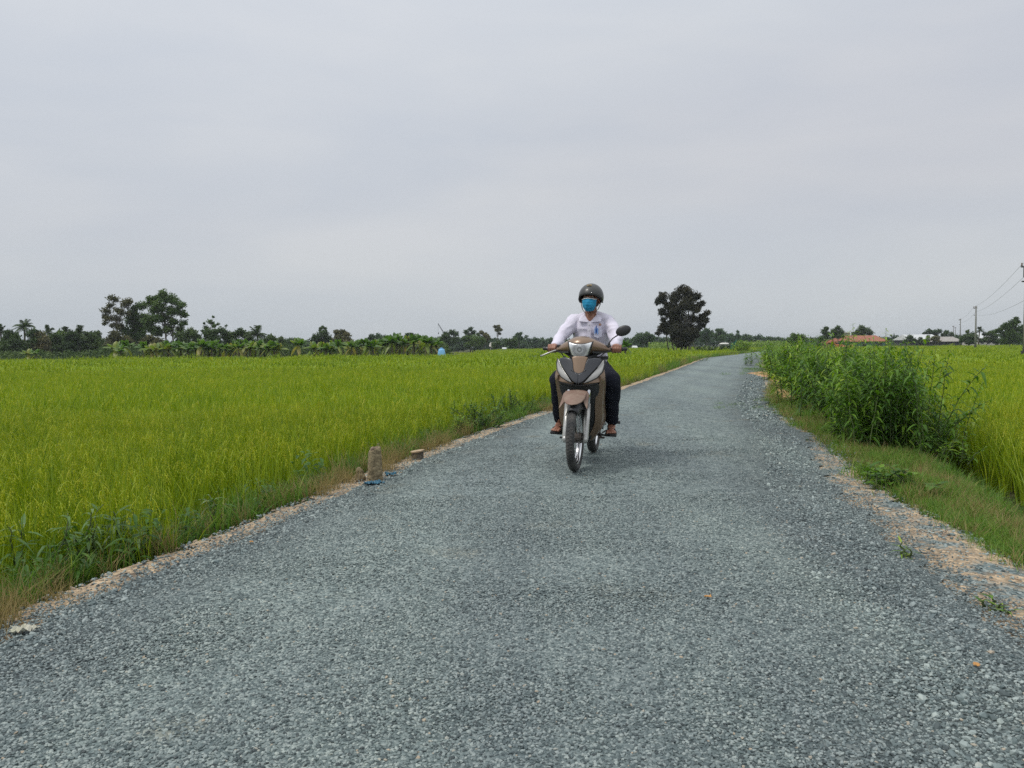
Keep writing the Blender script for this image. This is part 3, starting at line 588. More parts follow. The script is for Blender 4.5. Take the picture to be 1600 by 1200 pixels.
weed(128, 893, -.12, 'weed with long pale lance leaves against the rice at the lower left', ns=6, h=.40, spread=.20, leafL=.11, leafW=.011, per=12, rbase=.06, mt=M_lance, tmean=.55, droop=.7)
weed(180, 880, -.12, 'lance-leaved weed half buried in rice right of the pale weed', ns=6, h=.42, spread=.22, leafL=.14, leafW=.016, per=11, rbase=.05, mt=M_lance, tmean=.3, droop=.7)
weed(342, 826, -.12, 'dusty grey-green weed leaning over the left sand strip', ns=5, h=.26, spread=.24, leafL=.12, leafW=.012, per=8, rbase=.06, mt=M_lance, tmean=.35, droop=.5)
weed(66, 905, -.12, 'grassy green weed beside the straw clump at the left edge', ns=5, h=.4, spread=.2, leafL=.16, leafW=.012, per=9, rbase=.05, mt=M_lance, tmean=.4, droop=.6)
weed(752, 676, -.1, 'rounded dark green shrub between the rice and the road behind the stump', 'roadside_shrub', ns=22, h=.52, spread=.42, leafL=.07, leafW=.016, per=22, rbase=.16, tmean=.32)
weed(712, 686, -.1, 'yellow-green ferny weed left of the dark shrub on the left bank', ns=12, h=.42, spread=.25, leafL=.085, leafW=.012, per=18, rbase=.08, tmean=.75)
weed(800, 652, -.1, 'dark shrub behind the rider beside the left rice edge', 'roadside_shrub', ns=20, h=.5, spread=.4, leafL=.07, leafW=.016, per=20, rbase=.16, tmean=.3)
weed(1418, 870, 0, 'thin sprig of grass growing alone in the stones at the right edge', ns=4, h=.13, spread=.04, leafL=.07, leafW=.005, per=6, rbase=.02, tmean=.7)
weed(1545, 945, 0, 'small sprout among the coarse stones at the lower right', ns=5, h=.1, spread=.07, leafL=.06, leafW=.006, per=5, rbase=.03, tmean=.5)
weed(1168, 571, 0, 'young leafy sapling standing on the road edge near the bend', 'sapling', ns=9, h=.95, spread=.55, leafL=.2, leafW=.04, per=13, rbase=.15, tmean=.55)
weed(1090, 566, -.1, 'brownish weed patch where the left rice meets the road near the bend', ns=16, h=.5, spread=.6, leafL=.12, leafW=.02, per=14, rbase=.4, tmean=.35)
weed(1160, 551, -.1, 'bright green round bush on the left of the far bend', 'roadside_bush', ns=30, h=2.2, spread=1.5, leafL=.35, leafW=.10, per=22, rbase=.5, tmean=.75)

# ------------------------------------------------------------------ trees
def crownmat(name, a, b_, c): return leafmat(name, [(0, a), (.5, b_), (1, c)], .2, .6, .12, .2)
M_dark = crownmat('tree_leaf_dark', (.026, .05, .02), (.06, .105, .03), (.13, .18, .05))
M_mid = crownmat('tree_leaf_mid', (.035, .07, .022), (.085, .15, .035), (.18, .25, .06))
M_brown = crownmat('tree_leaf_bronze', (.05, .06, .03), (.12, .125, .05), (.22, .19, .09))
M_far = crownmat('tree_leaf_far', (.026, .055, .03), (.06, .11, .045), (.12, .17, .065))
M_light = crownmat('reed_leaf', (.07, .13, .03), (.15, .24, .05), (.28, .36, .09))
M_casu = crownmat('tree_leaf_russet', (.016, .020, .012), (.038, .040, .022), (.085, .072, .036))
M_bark = mat('tree_bark', (.16, .14, .11), .9, col2=(.07, .06, .045), scale=12, bump=.02)
M_barkp = mat('tree_bark_pale', (.30, .27, .22), .9, col2=(.14, .12, .10), scale=9, bump=.02)
def rv(n):
    v = rng.normal(0, 1, (n, 3)); return v/np.linalg.norm(v, axis=1)[:, None]
def clump(mb, c, r, n, ls, tm=.5, flat=.8, seed=None):
    """leaf-sized faces through one lobe of a crown, denser toward its uneven skin"""
    d = rv(n); bum = 1+.28*np.sin(d[:, 0]*5+c[0]*3)*np.cos(d[:, 2]*6+c[2]*2)+.15*rng.normal(0, 1, n)
    rr = r*(rng.random(n)**.45)*bum; p = np.array(c)+d*rr[:, None]*np.array([1, 1, flat])
    a = rv(n); b_ = np.cross(a, rv(n)); b_ /= np.linalg.norm(b_, axis=1)[:, None]+1e-9; l = ls*rng.uniform(.5, 1.3, n)[:, None]
    a = a*l; b_ = b_*l*.42
    mb.quads(np.stack([p-a, p-b_*.9, p+a, p+b_], 1), np.clip(rng.normal(tm, .16, n)+.25*d[:, 2]*.3, 0, 1))
def tree_parts(root, clumps, h, mt, bark, ls, dens=1.0, tr=.18, trunks=1, spread=.0, tm=.5, z0=0):
    """clumps: (x, y, z, r) around the root"""
    tk = MB(); cr = MB(); cl = [Vector(c[:3]) for c in clumps]; cen = sum(cl, Vector())/len(cl); lo = min(c.z for c in cl)
    for k in range(trunks):
        bx = (k-(trunks-1)/2)*spread+random.gauss(0, spread*.15); by = random.gauss(0, spread*.5)
        top = Vector((cen.x*.6+bx*.7, by*.6, max(lo+.3*(max(c.z for c in cl)-lo), h*.5))); b0 = Vector((bx, by, z0)); mid = b0.lerp(top, .5)+Vector((random.gauss(0, .12), random.gauss(0, .12), 0))
        tk.tube([b0, b0.lerp(mid, .5)+Vector((random.gauss(0, .05), 0, 0)), mid, mid.lerp(top, .5)+Vector((random.gauss(0, .06), 0, 0)), top], [tr*1.25, tr, tr*.85, tr*.7, tr*.5], 7)
        for c in (cl[k::trunks]):
            s_ = mid.lerp(top, random.uniform(.1, 1)); q = s_.lerp(c, .5)+Vector((random.gauss(0, .1), random.gauss(0, .1), .12)); tk.tube([s_, q, c], [tr*.38, tr*.25, tr*.08], 5)
    for c in clumps: clump(cr, c[:3], c[3], max(30, int(dens*38*(c[3]/ls)**1.7)), ls, tm+random.gauss(0, .09))
    cr.build('crown', mt, root); tk.build('trunk', bark, root, smooth=True)
def tree_px(label, bx, Y, clumps, mt, ls=.2, dens=1.0, tr=.16, bark=None, name='tree', cat='tree', yj=.7, zb=-.4, group=None, **k):
    """a tree whose crown lobes are given where the photograph shows them; they get real depth around the tree's own distance"""
    b0 = at(bx, 550, Y); b0.z = zb; s = Y/FPX; C_ = []
    for (px_, py_, r_) in clumps:
        p = at(px_, py_, Y); r = r_*s
        C_.append((p.x-b0.x, random.uniform(-1, 1)*yj*r*1.6, p.z-zb, r))
        C_.append((p.x-b0.x+random.uniform(-.4, .4)*r, random.uniform(.4, 1.3)*r*random.choice((-1, 1)), p.z-zb-r*.3, r*.8))
    t = thing(name, label, cat, b0, 0, group); h = max(c[2] for c in C_); tree_parts(t, C_, h, mt, bark or M_bark, ls, dens, tr, **k); return t
# the landmark cluster left of the road: slim trunks, dark russet crowns
tree_px('tall dark tree with slim pale trunks, highest of the clump beside the road bend', 1068, 112,
        [(1068, 452, 10), (1058, 462, 11), (1078, 463, 11), (1070, 475, 15), (1056, 482, 11), (1086, 482, 9), (1065, 497, 14), (1095, 500, 8), (1104, 489, 6), (1091, 462, 7), (1096, 474, 6), (1103, 500, 6), (1083, 497, 8), (1098, 494, 6), (1088, 481, 7), (1052, 470, 7), (1097, 508, 5), (1062, 512, 12), (1078, 512, 8), (1090, 512, 7)],
        M_casu, .16, 1.0, .13, M_barkp, trunks=3, spread=.75, tm=.45)
tree_px('dark russet tree leaning left, front left half of the tall roadside tree clump', 1050, 114,
        [(1036, 462, 8), (1030, 470, 7), (1043, 478, 8), (1034, 487, 7), (1046, 492, 9), (1052, 505, 9), (1032, 512, 6), (1037, 506, 6), (1044, 515, 9), (1028, 520, 5), (1038, 472, 5), (1036, 499, 5), (1033, 514, 5)],
        M_casu, .16, 1.0, .10, M_bark, trunks=2, spread=.6, tm=.5)
tree_px('low dark skirt tree at the foot of the tall roadside clump, hanging over bare trunks', 1072, 110,
        [(1050, 516, 9), (1060, 520, 10), (1072, 520, 10), (1083, 519, 8), (1056, 530, 9), (1068, 531, 9), (1080, 530, 7), (1090, 524, 5), (1060, 539, 5), (1073, 538, 5)], M_casu, .15, 1.1, .085, M_barkp, trunks=5, spread=.62, tm=.35)
# left group
tree_px('sparse grey-leaved tree with drooping tufts, leftmost of the tall pair', 184, 122,
        [(176, 466, 8), (174, 477, 6), (162, 485, 7), (161, 493, 5), (170, 497, 7), (184, 484, 5), (181, 497, 7), (196, 474, 9), (204, 470, 6), (192, 487, 7), (202, 488, 6), (187, 509, 7), (176, 507, 5), (165, 505, 4)],
        M_brown, .17, .55, .13, M_barkp, tm=.45)
tree_px('round-crowned tree filling the gap between the sparse grey tree and the tallest tree', 208, 124,
        [(203, 500, 11), (212, 490, 10), (220, 478, 9), (214, 508, 12), (200, 517, 11), (218, 523, 12), (226, 496, 10), (205, 530, 12)], M_mid, .2, .9, .14, tm=.4)
tree_px('tallest green tree of the left skyline with a broad billowing crown', 262, 121,
        [(257, 459, 8), (247, 464, 7), (238, 467, 7), (264, 466, 9), (272, 470, 7), (252, 477, 11), (238, 482, 10), (231, 472, 6), (284, 476, 7), (280, 487, 8), (289, 492, 5), (268, 485, 10), (255, 495, 11), (240, 500, 11), (274, 502, 7), (287, 505, 6), (262, 512, 9), (247, 516, 11), (232, 512, 9), (278, 514, 7)],
        M_mid, .19, .85, .15, M_barkp, trunks=2, spread=1.2, tm=.5)
tree_px('dark rounded tree right of the tallest left tree', 292, 118, [(283, 524, 10), (296, 519, 9), (305, 524, 8), (290, 534, 11), (303, 536, 10), (311, 531, 6)], M_dark, .2, 1, .12)
tree_px('bronze-topped domed tree below the sparse grey tree', 184, 112, [(184, 524, 9), (174, 532, 10), (195, 531, 10), (184, 540, 12), (168, 543, 9), (200, 543, 9)], M_brown, .2, 1, .1, tm=.35)
tree_px('bronze-topped domed tree behind the banana row, below the tallest tree', 236, 110, [(237, 529, 8), (226, 535, 9), (248, 535, 9), (236, 543, 11), (219, 544, 7)], M_brown, .2, 1, .1, tm=.4)
tree_px('wispy half-bare tree poking above the bushes left of the coconut palm', 328, 118, [(328, 503, 5), (321, 511, 4), (334, 509, 4), (340, 506, 3), (326, 517, 6), (318, 505, 2), (333, 495, 2), (316, 517, 3), (354, 509, 2)], M_mid, .15, .55, .07, tm=.4)
tree_px('bushy dark tree under the wispy half-bare tree', 334, 114, [(322, 524, 9), (335, 521, 9), (347, 517, 7), (352, 526, 9), (340, 533, 11), (320, 537, 10), (330, 540, 10)], M_dark, .2, 1, .1, tm=.55)
tree_px('dark bushy tree just left of the coconut palm', 372, 115, [(366, 524, 8), (376, 519, 8), (385, 524, 8), (370, 534, 10), (386, 536, 10), (360, 536, 9)], M_dark, .2, 1, .1, tm=.5)
tree_px('small dark tree right of the coconut palm', 424, 116, [(421, 527, 6), (427, 530, 6), (416, 533, 7), (426, 538, 8), (410, 538, 8)], M_dark, .2, 1, .08)
for i, (px_, h_, r_, m_, lab) in enumerate([
    (10, 533, 11, M_mid, 'green bush at the very left edge of the far field'), (27, 531, 12, M_dark, 'dark rounded bush near the left frame edge'), (60, 527, 12, M_brown, 'dull bronze bush behind the yellow-green banana clump'),
    (85, 530, 12, M_dark, 'dark bush below the second palm from the left'), (107, 534, 12, M_dark, 'dark bush under the third palm from the left'), (130, 532, 12, M_mid, 'green bush below the shortest palm'),
    (18, 524, 11, M_dark, 'taller dark tree between the cut palm and the tall bushy palm'), (54, 521, 10, M_dark, 'dark tree just right of the tall bushy palm'), (90, 523, 10, M_mid, 'mid-green tree between the second and third small palms'), (114, 524, 9, M_dark, 'narrow dark tree left of the short palm'), (134, 526, 9, M_dark, 'dark tree just right of the short palm'),
    (147, 525, 11, M_dark, 'dark tree between the short palm and the bronze dome'), (157, 537, 11, M_dark, 'low dark bush left of the bronze dome'), (45, 541, 9, M_dark, 'low dark bush at the field edge on the far left')]):
    tree_px(lab, px_, 116+random.uniform(-5, 8), [(px_-r_*.5, h_+2, r_*.7), (px_+r_*.5, h_+3, r_*.7), (px_, h_-3, r_*.65), (px_-r_*.6, h_+11, r_*.9), (px_+r_*.5, h_+12, r_*.9), (px_, h_+18, r_)], m_, .2, .95, .08, name='bush_tree', tm=random.uniform(.35, .6))
for (px_, Y, cl, m_, lab) in [
    (440, 150, [(440, 530, 5), (445, 535, 7), (436, 538, 7)], M_dark, 'small pointed tree in the gap right of the palm'),
    (465, 170, [(457, 532, 6), (470, 534, 7), (463, 540, 7), (454, 535, 5)], M_far, 'low dark tree group before the domed tree'),
    (500, 150, [(496, 527, 7), (505, 521, 8), (510, 530, 9), (490, 532, 7), (500, 536, 9)], M_dark, 'dark domed tree topped by a lacy ring of twigs'),
    (505, 152, [(501, 513, 2.6), (505, 511, 2.6), (509, 513, 2.6), (500, 516, 2), (510, 517, 2)], M_dark, 'thin tree whose lacy crown shows above the domed tree'),
    (533, 150, [(526, 519, 5), (534, 519, 6), (542, 523, 6), (530, 529, 9), (543, 532, 8)], M_brown, 'rounded greyish tree right of the domed tree'),
    (585, 190, [(582, 526, 5), (591, 526, 6), (600, 527, 5), (577, 531, 6), (590, 534, 7), (604, 533, 6)], M_far, 'wide dark tree above the middle of the banana row'),
    (640, 150, [(637, 524, 5), (644, 524, 5), (640, 530, 7), (633, 531, 5), (648, 531, 4)], M_dark, 'small dome-shaped tree over the banana row'),
    (703, 200, [(697, 523, 6), (706, 519, 5), (712, 521, 5), (700, 531, 8), (690, 529, 4), (711, 531, 7), (694, 537, 7)], M_dark, 'dark flat-topped tree right of the crane boom'),
    (735, 210, [(735, 514, 4), (729, 518, 4), (740, 519, 4), (733, 524, 5), (747, 522, 3)], M_dark, 'domed tree standing above the bright green bush'),
    (738, 205, [(727, 528, 6), (740, 529, 8), (752, 532, 7), (732, 537, 7), (746, 538, 7)], M_mid, 'bright green bushy tree in the middle of the distant wood'),
    (757, 215, [(752, 519, 4), (758, 523, 5), (762, 527, 5), (756, 532, 6)], M_brown, 'grey-green tree left of the lone slim tree'),
    (777, 215, [(774, 510, 3), (779, 510, 3), (777, 515, 4), (782, 515, 3), (780, 521, 2.6)], M_brown, 'slim-trunked tree with a small high crown, alone above the distant wood'),
    (811, 220, [(809, 522, 3), (814, 521, 3), (807, 527, 5), (813, 528, 5), (804, 531, 5)], M_far, 'small-crowned tree above the wood left of the rider'),
    (798, 205, [(794, 534, 6), (803, 533, 7), (800, 539, 6)], M_dark, 'round dark bush at the foot of the wood right of the little house'),
    (776, 200, [(771, 538, 4), (778, 537, 5), (774, 541, 4)], M_dark, 'round clipped-looking bush in front of the little house'),
    (1005, 215, [(1000, 524, 6), (1010, 523, 6), (1004, 531, 8), (1016, 527, 6), (992, 530, 6), (1016, 534, 7)], M_far, 'dark bushy tree right of the motorcycle mirror'),
    (1104, 230, [(1104, 516, 5), (1098, 521, 6), (1109, 522, 6), (1103, 529, 8)], M_far, 'rounded tree in the blue-green wood just right of the tall roadside clump'),
    (1123, 230, [(1120, 516, 4), (1126, 517, 5), (1131, 521, 5), (1123, 526, 8)], M_far, 'second rounded tree in the wood above the white canopy'),
    (1153, 235, [(1153, 518, 2.4), (1152, 523, 3), (1154, 527, 5), (1148, 529, 5)], M_far, 'narrow spiky tree rising from the wood above the road bend'),
    (1245, 150, [(1238, 524, 5), (1248, 526, 6), (1241, 532, 7), (1255, 529, 6), (1232, 531, 5)], M_mid, 'green tree behind the far end of the thicket'),
    (1289, 190, [(1289, 513, 4), (1287, 518, 5), (1294, 521, 5), (1288, 527, 6)], M_dark, 'narrow dark tree left of the tiled roof, first of two'),
    (1309, 192, [(1308, 512, 4), (1305, 517, 5), (1312, 518, 5), (1307, 524, 6), (1315, 523, 5)], M_dark, 'narrow dark tree touching the left end of the tiled roof'),
    (1347, 240, [(1346, 512, 5), (1341, 517, 5), (1352, 516, 6), (1358, 520, 5), (1347, 522, 8), (1337, 522, 5)], M_dark, 'broad dark tree rising behind the tiled roof'),
    (1452, 250, [(1451, 517, 4), (1446, 520, 3), (1456, 520, 4)], M_far, 'small round tree above the long white shed'),
    (1464, 250, [(1461, 518, 4), (1466, 517, 4), (1463, 522, 5)], M_far, 'wider round tree above the right end of the white shed'),
    (1480, 250, [(1480, 519, 4), (1476, 522, 4), (1485, 522, 4)], M_dark, 'dome tree behind the grey shed roof'),
    (1422, 205, [(1422, 527, 5), (1425, 532, 5), (1417, 533, 5)], M_dark, 'dark bush in front of the left end of the white shed'),
    (1437, 205, [(1437, 529, 3), (1438, 533, 4)], M_dark, 'slim bush in front of the white shed'),
    (1449, 205, [(1450, 526, 3), (1449, 532, 4)], M_dark, 'pointed bush in front of the middle of the white shed'),
    (1463, 203, [(1460, 528, 4), (1466, 528, 4), (1463, 533, 5)], M_brown, 'russet bush in front of the right end of the white shed'),
    (1514, 190, [(1513, 518, 3), (1509, 525, 6), (1518, 524, 6), (1512, 532, 7), (1520, 532, 6), (1503, 531, 5)], M_dark, 'dark tree between the two nearer poles'),
    (1540, 200, [(1538, 522, 3.5), (1546, 521, 4), (1554, 519, 5), (1552, 524, 5), (1546, 530, 6), (1535, 531, 5), (1556, 532, 6)], M_dark, 'row-like dark tree over the distant white wall'),
    (1577, 150, [(1570, 509, 7), (1580, 505, 7), (1587, 498, 4), (1590, 502, 3), (1585, 514, 9), (1573, 519, 9), (1562, 516, 5), (1580, 527, 10), (1569, 531, 8)], M_dark, 'large dark tree near the right frame edge'),
    (1603, 152, [(1597, 514, 6), (1605, 511, 7), (1602, 523, 9), (1594, 528, 8), (1608, 530, 9)], M_dark, 'dark tree cut by the right frame edge')]:
    tree_px(lab, px_, Y, cl, m_, .26 if Y > 170 else .2, 1.0, .1, tm=random.uniform(.4, .55))
# the far wood that reads as one mass
mb = MB()
def prof(px_): return np.interp(px_, [-40, 430, 470, 540, 600, 690, 760, 800, 830, 860, 900, 975, 1040, 1090, 1120, 1180, 1230, 1300, 1420, 1500, 1640], [534, 532, 531, 530, 531, 528, 527, 530, 527, 530, 531, 529, 528, 520, 521, 525, 529, 527, 527, 525, 524])
for px_ in np.arange(-40, 1640, 3.2):
    Y = 262+random.uniform(-6, 22); s = Y/FPX; top = prof(px_)+random.gauss(0, 1.1)
    ground = 546
    for k in range(4):
        py_ = top+3+k*(546-top)/4; r = random.uniform(3.5, 5.5)*s; p = at(px_+random.gauss(0, 1.5), py_+random.gauss(0, .5), Y+random.uniform(-3, 3)); clump(mb, p, r, 60, .45, random.uniform(.25, .6))
tag(mb.build('far_woods', M_far), 'continuous low belt of dark green woods along the horizon', 'woods', kind='stuff')
mb = MB()
for i in range(420):
    px_ = random.choice([random.uniform(1015, 1060), random.uniform(1155, 1215), random.uniform(1180, 1235)]); Y = random.uniform(168, 205); p = at(px_, 538+random.uniform(-3, 3), Y); clump(mb, (p.x, p.y, random.uniform(.3, 1.5)), .7, 16, .25, random.uniform(.3, .8))
tag(mb.build('reed_bed', M_light), 'pale green reeds and scrub beyond the rice near the road bend', 'reeds', kind='stuff')
# low scrub fringe under the left trees
mb = MB()
for i in range(1500):
    px_ = random.uniform(-60, 180) if i < 330 else random.uniform(160, 700); Y = random.uniform(90, 112); p = at(px_, 552, Y); clump(mb, (p.x, p.y, random.uniform(-.1, .9 if px_ < 150 else 1.5)), .6, 22, .17, random.uniform(.2, .8))
tag(mb.build('scrub', M_dark), 'low green scrub under the trees on the left', 'scrub', kind='stuff')

# ------------------------------------------------------------------ coconut palms
M_palm = crownmat('palm_leaf', (.025, .045, .016), (.06, .10, .03), (.13, .16, .05))
def palm(label, px_, py_, Y, R_=1.9, nf=20):
    b0 = at(px_+random.uniform(-3, 3), 550, Y); b0.z = -.4; top = at(px_, py_, Y)-b0; t = thing('coconut_palm', label, 'palm tree', b0)
    tk = MB(); tk.tube([(0, 0, 0), (top.x*.2, .1, top.z*.4), (top.x*.7, .05, top.z*.8), top], [.2, .15, .13, .12], 8); cr = MB()
    for k in range(nf):
        a = k*2.4+random.uniform(-.3, .3); el = random.uniform(-.2, 1.45); L_ = R_*random.uniform(.8, 1.1); d = Vector((math.cos(a)*math.cos(el), math.sin(a)*math.cos(el), math.sin(el))); pts = []
        for j in range(8): u = j/7; pts.append(top+d*L_*u-Vector((0, 0, 1))*L_*.55*u*u*math.cos(el*.8))
        cr.tube(pts, [.03-.003*j for j in range(8)], 4, tint=.6)
        for j in range(46):
            u = .12+.88*j/45; q = u*7; i0 = min(int(q), 6); p = pts[i0].lerp(pts[i0+1], min(q-i0, 1)); tg = (pts[i0+1]-pts[i0]).normalized(); sd_ = tg.cross(Vector((0, 0, 1))).normalized()*(1 if j % 2 else -1)
            o_ = (sd_+tg*.7-Vector((0, 0, random.uniform(.3, .8)))).normalized()*R_*.27*(1-.5*abs(u-.4)); w = tg*.035; cr.quads([[p-w, p+w, p+o_+w*.2, p+o_-w*.2]], [min(1, max(0, random.gauss(.45, .15)))])
    cr.build('crown', M_palm, t); tk.build('trunk', M_bark, t, smooth=True)
palm('coconut palm cut by the left frame edge', 1, 519, 125, 1.7)
palm('tall bushy coconut palm, second from the left frame edge', 38, 511, 120, 1.9, 26)
palm('coconut palm with spiky crown right of the tall bushy palm', 75, 519, 122, 1.5)
palm('small coconut palm, fourth from the left', 102, 518, 128, 1.2)
palm('short coconut palm whose fronds reach down to the scrub', 124, 521, 118, 1.7, 24)
palm('little coconut palm top left of the bronze dome tree', 142, 525, 126, 1.1)
palm('large coconut palm with wide drooping fronds above the banana row', 402, 523, 110, 2.0, 26)
palm('small distant palm over the white wall on the right', 1531, 516, 200, 1.4)

# ------------------------------------------------------------------ banana row
M_ban = leafmat('banana_leaf', [(0, (.04, .095, .014)), (.5, (.10, .20, .028)), (.8, (.23, .29, .045)), (1, (.38, .30, .09))], .4, .4, .3, .5)
M_pst = mat('banana_stem', (.14, .17, .06), .7, col2=(.10, .08, .04), scale=5)
def banana(tm, nl=11, h=1.35, L_=1.25):
    t = thing('banana_plant', '', 'banana plant', (0, 0, -50), 0, 'banana plants in the row at the far edge of the left rice field'); st = MB(); st.tube([(0, 0, 0), (.02, 0, h*.5), (0, .02, h)], [.13, .11, .06], 8); lf = MB()
    for k in range(nl):
        a = k*2.4; dead = k >= nl-2; el = random.uniform(.45, 1.45) if not dead else -.2; l = L_*random.uniform(.75, 1.1)*(.75 if dead else 1); d = Vector((math.cos(a)*math.cos(el), math.sin(a)*math.cos(el), math.sin(el))); s_ = Vector((-math.sin(a), math.cos(a), 0)); pr = None
        tt = min(1, max(0, random.gauss(tm, .12))) if not dead else random.uniform(.6, .98)
        for j in range(7):
            u = j/6; c = Vector((0, 0, h*.95))+d*l*u-Vector((0, 0, 1))*l*(.42 if not dead else .9)*u*u; w = .21*l/1.2*math.sin(PI*min(1, u*.93+.07))**.6*(0 if j == 0 else 1)+.015; row = (c-s_*w-Vector((0, 0, w*.5)), c, c+s_*w-Vector((0, 0, w*.5)))
            if pr: lf.quads([[pr[0], pr[1], row[1], row[0]], [pr[1], pr[2], row[2], row[1]]], [tt+random.uniform(-.05, .05)]*2)
            pr = row
    lf.build('foliage', M_ban, t); st.build('stem', M_pst, t, smooth=True); return t
BN = [banana(.35, 12, 1.5), banana(.48, 12, 1.6), banana(.64, 11, 1.4), banana(.5, 9, 1.0, 1.0)]; bi = 0; bused = set()
def put_banana(px_, Y, sc, lab=None, v=None):
    global bi
    own = lab is not None; v = random.randrange(3) if v is None else v; lab = lab or blab(px_, v); p = at(px_, 555, Y); p.z = -.42
    if v not in bused: bused.add(v); r = BN[v]; r.location = p; r.scale = (sc,)*3; r['label'] = lab
    else: r = dup(BN[v], p, random.uniform(0, 6.28), lab, sc)
    if own and 'group' in r.keys(): del r['group']
    return r
LM = [(170, 'the left end of the banana row'), (236, 'the bronze dome tree'), (268, 'the tallest left tree'), (330, 'the wispy tree'), (402, 'the large coconut palm'), (445, 'the gap in the row'), (505, 'the lacy domed tree'), (545, 'the rounded greyish tree'), (600, 'the wide dark tree'), (640, 'the small dome tree')]
ORD = ['first', 'second', 'third', 'fourth', 'fifth', 'sixth', 'seventh', 'eighth', 'ninth', 'tenth', 'eleventh', 'twelfth']; cnt = {}
def blab(px_, v):
    lm = [l for q, l in LM if q <= px_][-1]; cnt[lm] = cnt.get(lm, 0)+1
    return ['dark green', 'green', 'yellowing'][v]+' banana plant, '+ORD[cnt[lm]-1]+' to the right of '+lm
px_ = 181
while px_ < 684:
    if not (438 < px_ < 486 and random.random() < .75) and not (200 < px_ < 222 and random.random() < .6): put_banana(px_, 83.5+random.uniform(-.8, 3.5), random.uniform(1.0, 1.25) if px_ < 600 else random.uniform(1.2, 1.45))
    px_ += random.uniform(5.0, 8.5)
put_banana(45, 86, .9, 'pale green banana plant in front of the dark bush on the far left', 2); put_banana(57, 87, .8, 'yellow-green banana plant beside the pale one on the far left', 1)
put_banana(830, 62, .62, 'young banana plant alone in the rice left of the rider', 3); put_banana(848, 75, .75, 'young banana plant just above the brake lever', 3); put_banana(977, 70, .95, 'banana plant sprouting behind the left handlebar grip', 0)

# ------------------------------------------------------------------ far buildings and clutter
M_tile = mat('roof_tiles', (.36, .135, .075), .85, col2=(.26, .10, .06), scale=3, bump=.02, bscale=12)
M_tin = mat('roof_tin', (.62, .64, .64), .45, col2=(.50, .51, .50), scale=1.5)
M_tin2 = mat('roof_tin_grey', (.36, .34, .31), .6, col2=(.27, .24, .21), scale=1.5)
M_green = mat('wall_teal', (.10, .22, .19), .8); M_wallp = mat('wall_plaster', (.55, .53, .48), .9, col2=(.42, .40, .36), scale=2)
M_brick = mat('wall_brick', (.26, .12, .07), .9); M_shade = mat('wall_dark', (.05, .055, .055), .9); M_conc = mat('concrete', (.36, .35, .32), .9, col2=(.24, .23, .2), scale=5, bump=.01)
M_glass = mat('window_dark', (.03, .035, .04), .2); M_blue = mat('blue_plastic', (.22, .50, .85), .45)
def house(name, label, px0, px1, Y, dep, wall_h, roof_h, mw, mr, over=.4, hip=1.2, z0=-.45, wins=3, door=True, cat='house'):
    a, b_ = at(px0, 550, Y), at(px1, 550, Y); cx = (a.x+b_.x)/2; w = (b_.x-a.x)/2; t = thing(name, label, cat, (cx, Y+dep/2, z0))
    m_ = MB(); m_.box((-w, -dep/2, 0), (w, dep/2, wall_h)); m_.build('wall', mw, t); r = MB(); W2, D2 = w+over, dep/2+over
    e_ = [(-W2, -D2, wall_h), (W2, -D2, wall_h), (W2, D2, wall_h), (-W2, D2, wall_h), (-W2, -D2, wall_h+.12), (W2, -D2, wall_h+.12), (W2, D2, wall_h+.12), (-W2, D2, wall_h+.12), (-W2+hip, 0, wall_h+roof_h), (W2-hip, 0, wall_h+roof_h)]
    r.add(e_, [[3, 2, 1, 0], [0, 1, 5, 4], [1, 2, 6, 5], [2, 3, 7, 6], [3, 0, 4, 7], [4, 5, 9, 8], [5, 6, 9], [6, 7, 8, 9], [7, 4, 8]]); r.build('roof', mr, t)
    for k in range(wins):
        x_ = -w+(k+.7)*2*w/(wins+.6); q = MB(); q.box((x_-.45, -dep/2-.05, wall_h*.4), (x_+.45, -dep/2+.02, wall_h*.78)); q.build('window', M_glass, t)
    if door: q = MB(); q.box((w*.72-.45, -dep/2-.06, 0), (w*.72+.45, -dep/2+.02, 2.0)); q.build('door', M_shade, t)
    return t
house('tiled_house', 'long low house with a red-brown tiled roof and teal wall behind the thicket', 1320, 1384, 195, 9, 1.9, 1.6, M_green, M_tile, .5, 1.0)
house('block_house', 'small grey flat-roofed block rising behind the left end of the tiled roof', 1317, 1328, 212, 4, 4.3, .3, M_conc, M_tin2, .1, .2, wins=1, door=False)
house('brick_shed', 'small brown brick shed left of the tiled house', 1296, 1307, 188, 4, 1.7, .9, M_brick, M_tile, .3, .3, wins=1, cat='shed')
house('white_shed', 'long shed with a white sheet-metal roof beyond the right rice field', 1424, 1470, 222, 10, 2.3, 1.6, M_shade, M_tin, .4, .3, wins=4, cat='shed')
house('grey_shed', 'open shed with a rusty grey roof beside the long white shed', 1471, 1503, 212, 9, 1.7, 1.4, M_shade, M_tin2, .5, .6, wins=2, cat='shed')  # closed dark wall colour stands in for the shade inside the open shed
house('white_warehouse', 'distant white-roofed building between the pole and the large dark tree', 1528, 1562, 235, 9, 2.6, 1.7, M_wallp, M_tin, .3, .2, wins=3, cat='building')
house('little_house', 'little house with a pale gable roof half hidden in the far wood', 766, 775, 212, 5, 1.6, 1.2, M_wallp, M_wallp, .3, .2, wins=1)
house('small_hut', 'tiny pale hut at the foot of the wood right of the little house', 785, 791, 208, 2, .9, .5, M_wallp, M_tin, .1, .1, wins=1, door=False, cat='hut')
house('white_hut', 'tiny white hut behind the rider at the edge of the far rice', 989, 996, 208, 2, .9, .6, M_wallp, M_tin, .1, .1, wins=1, door=False, cat='hut')
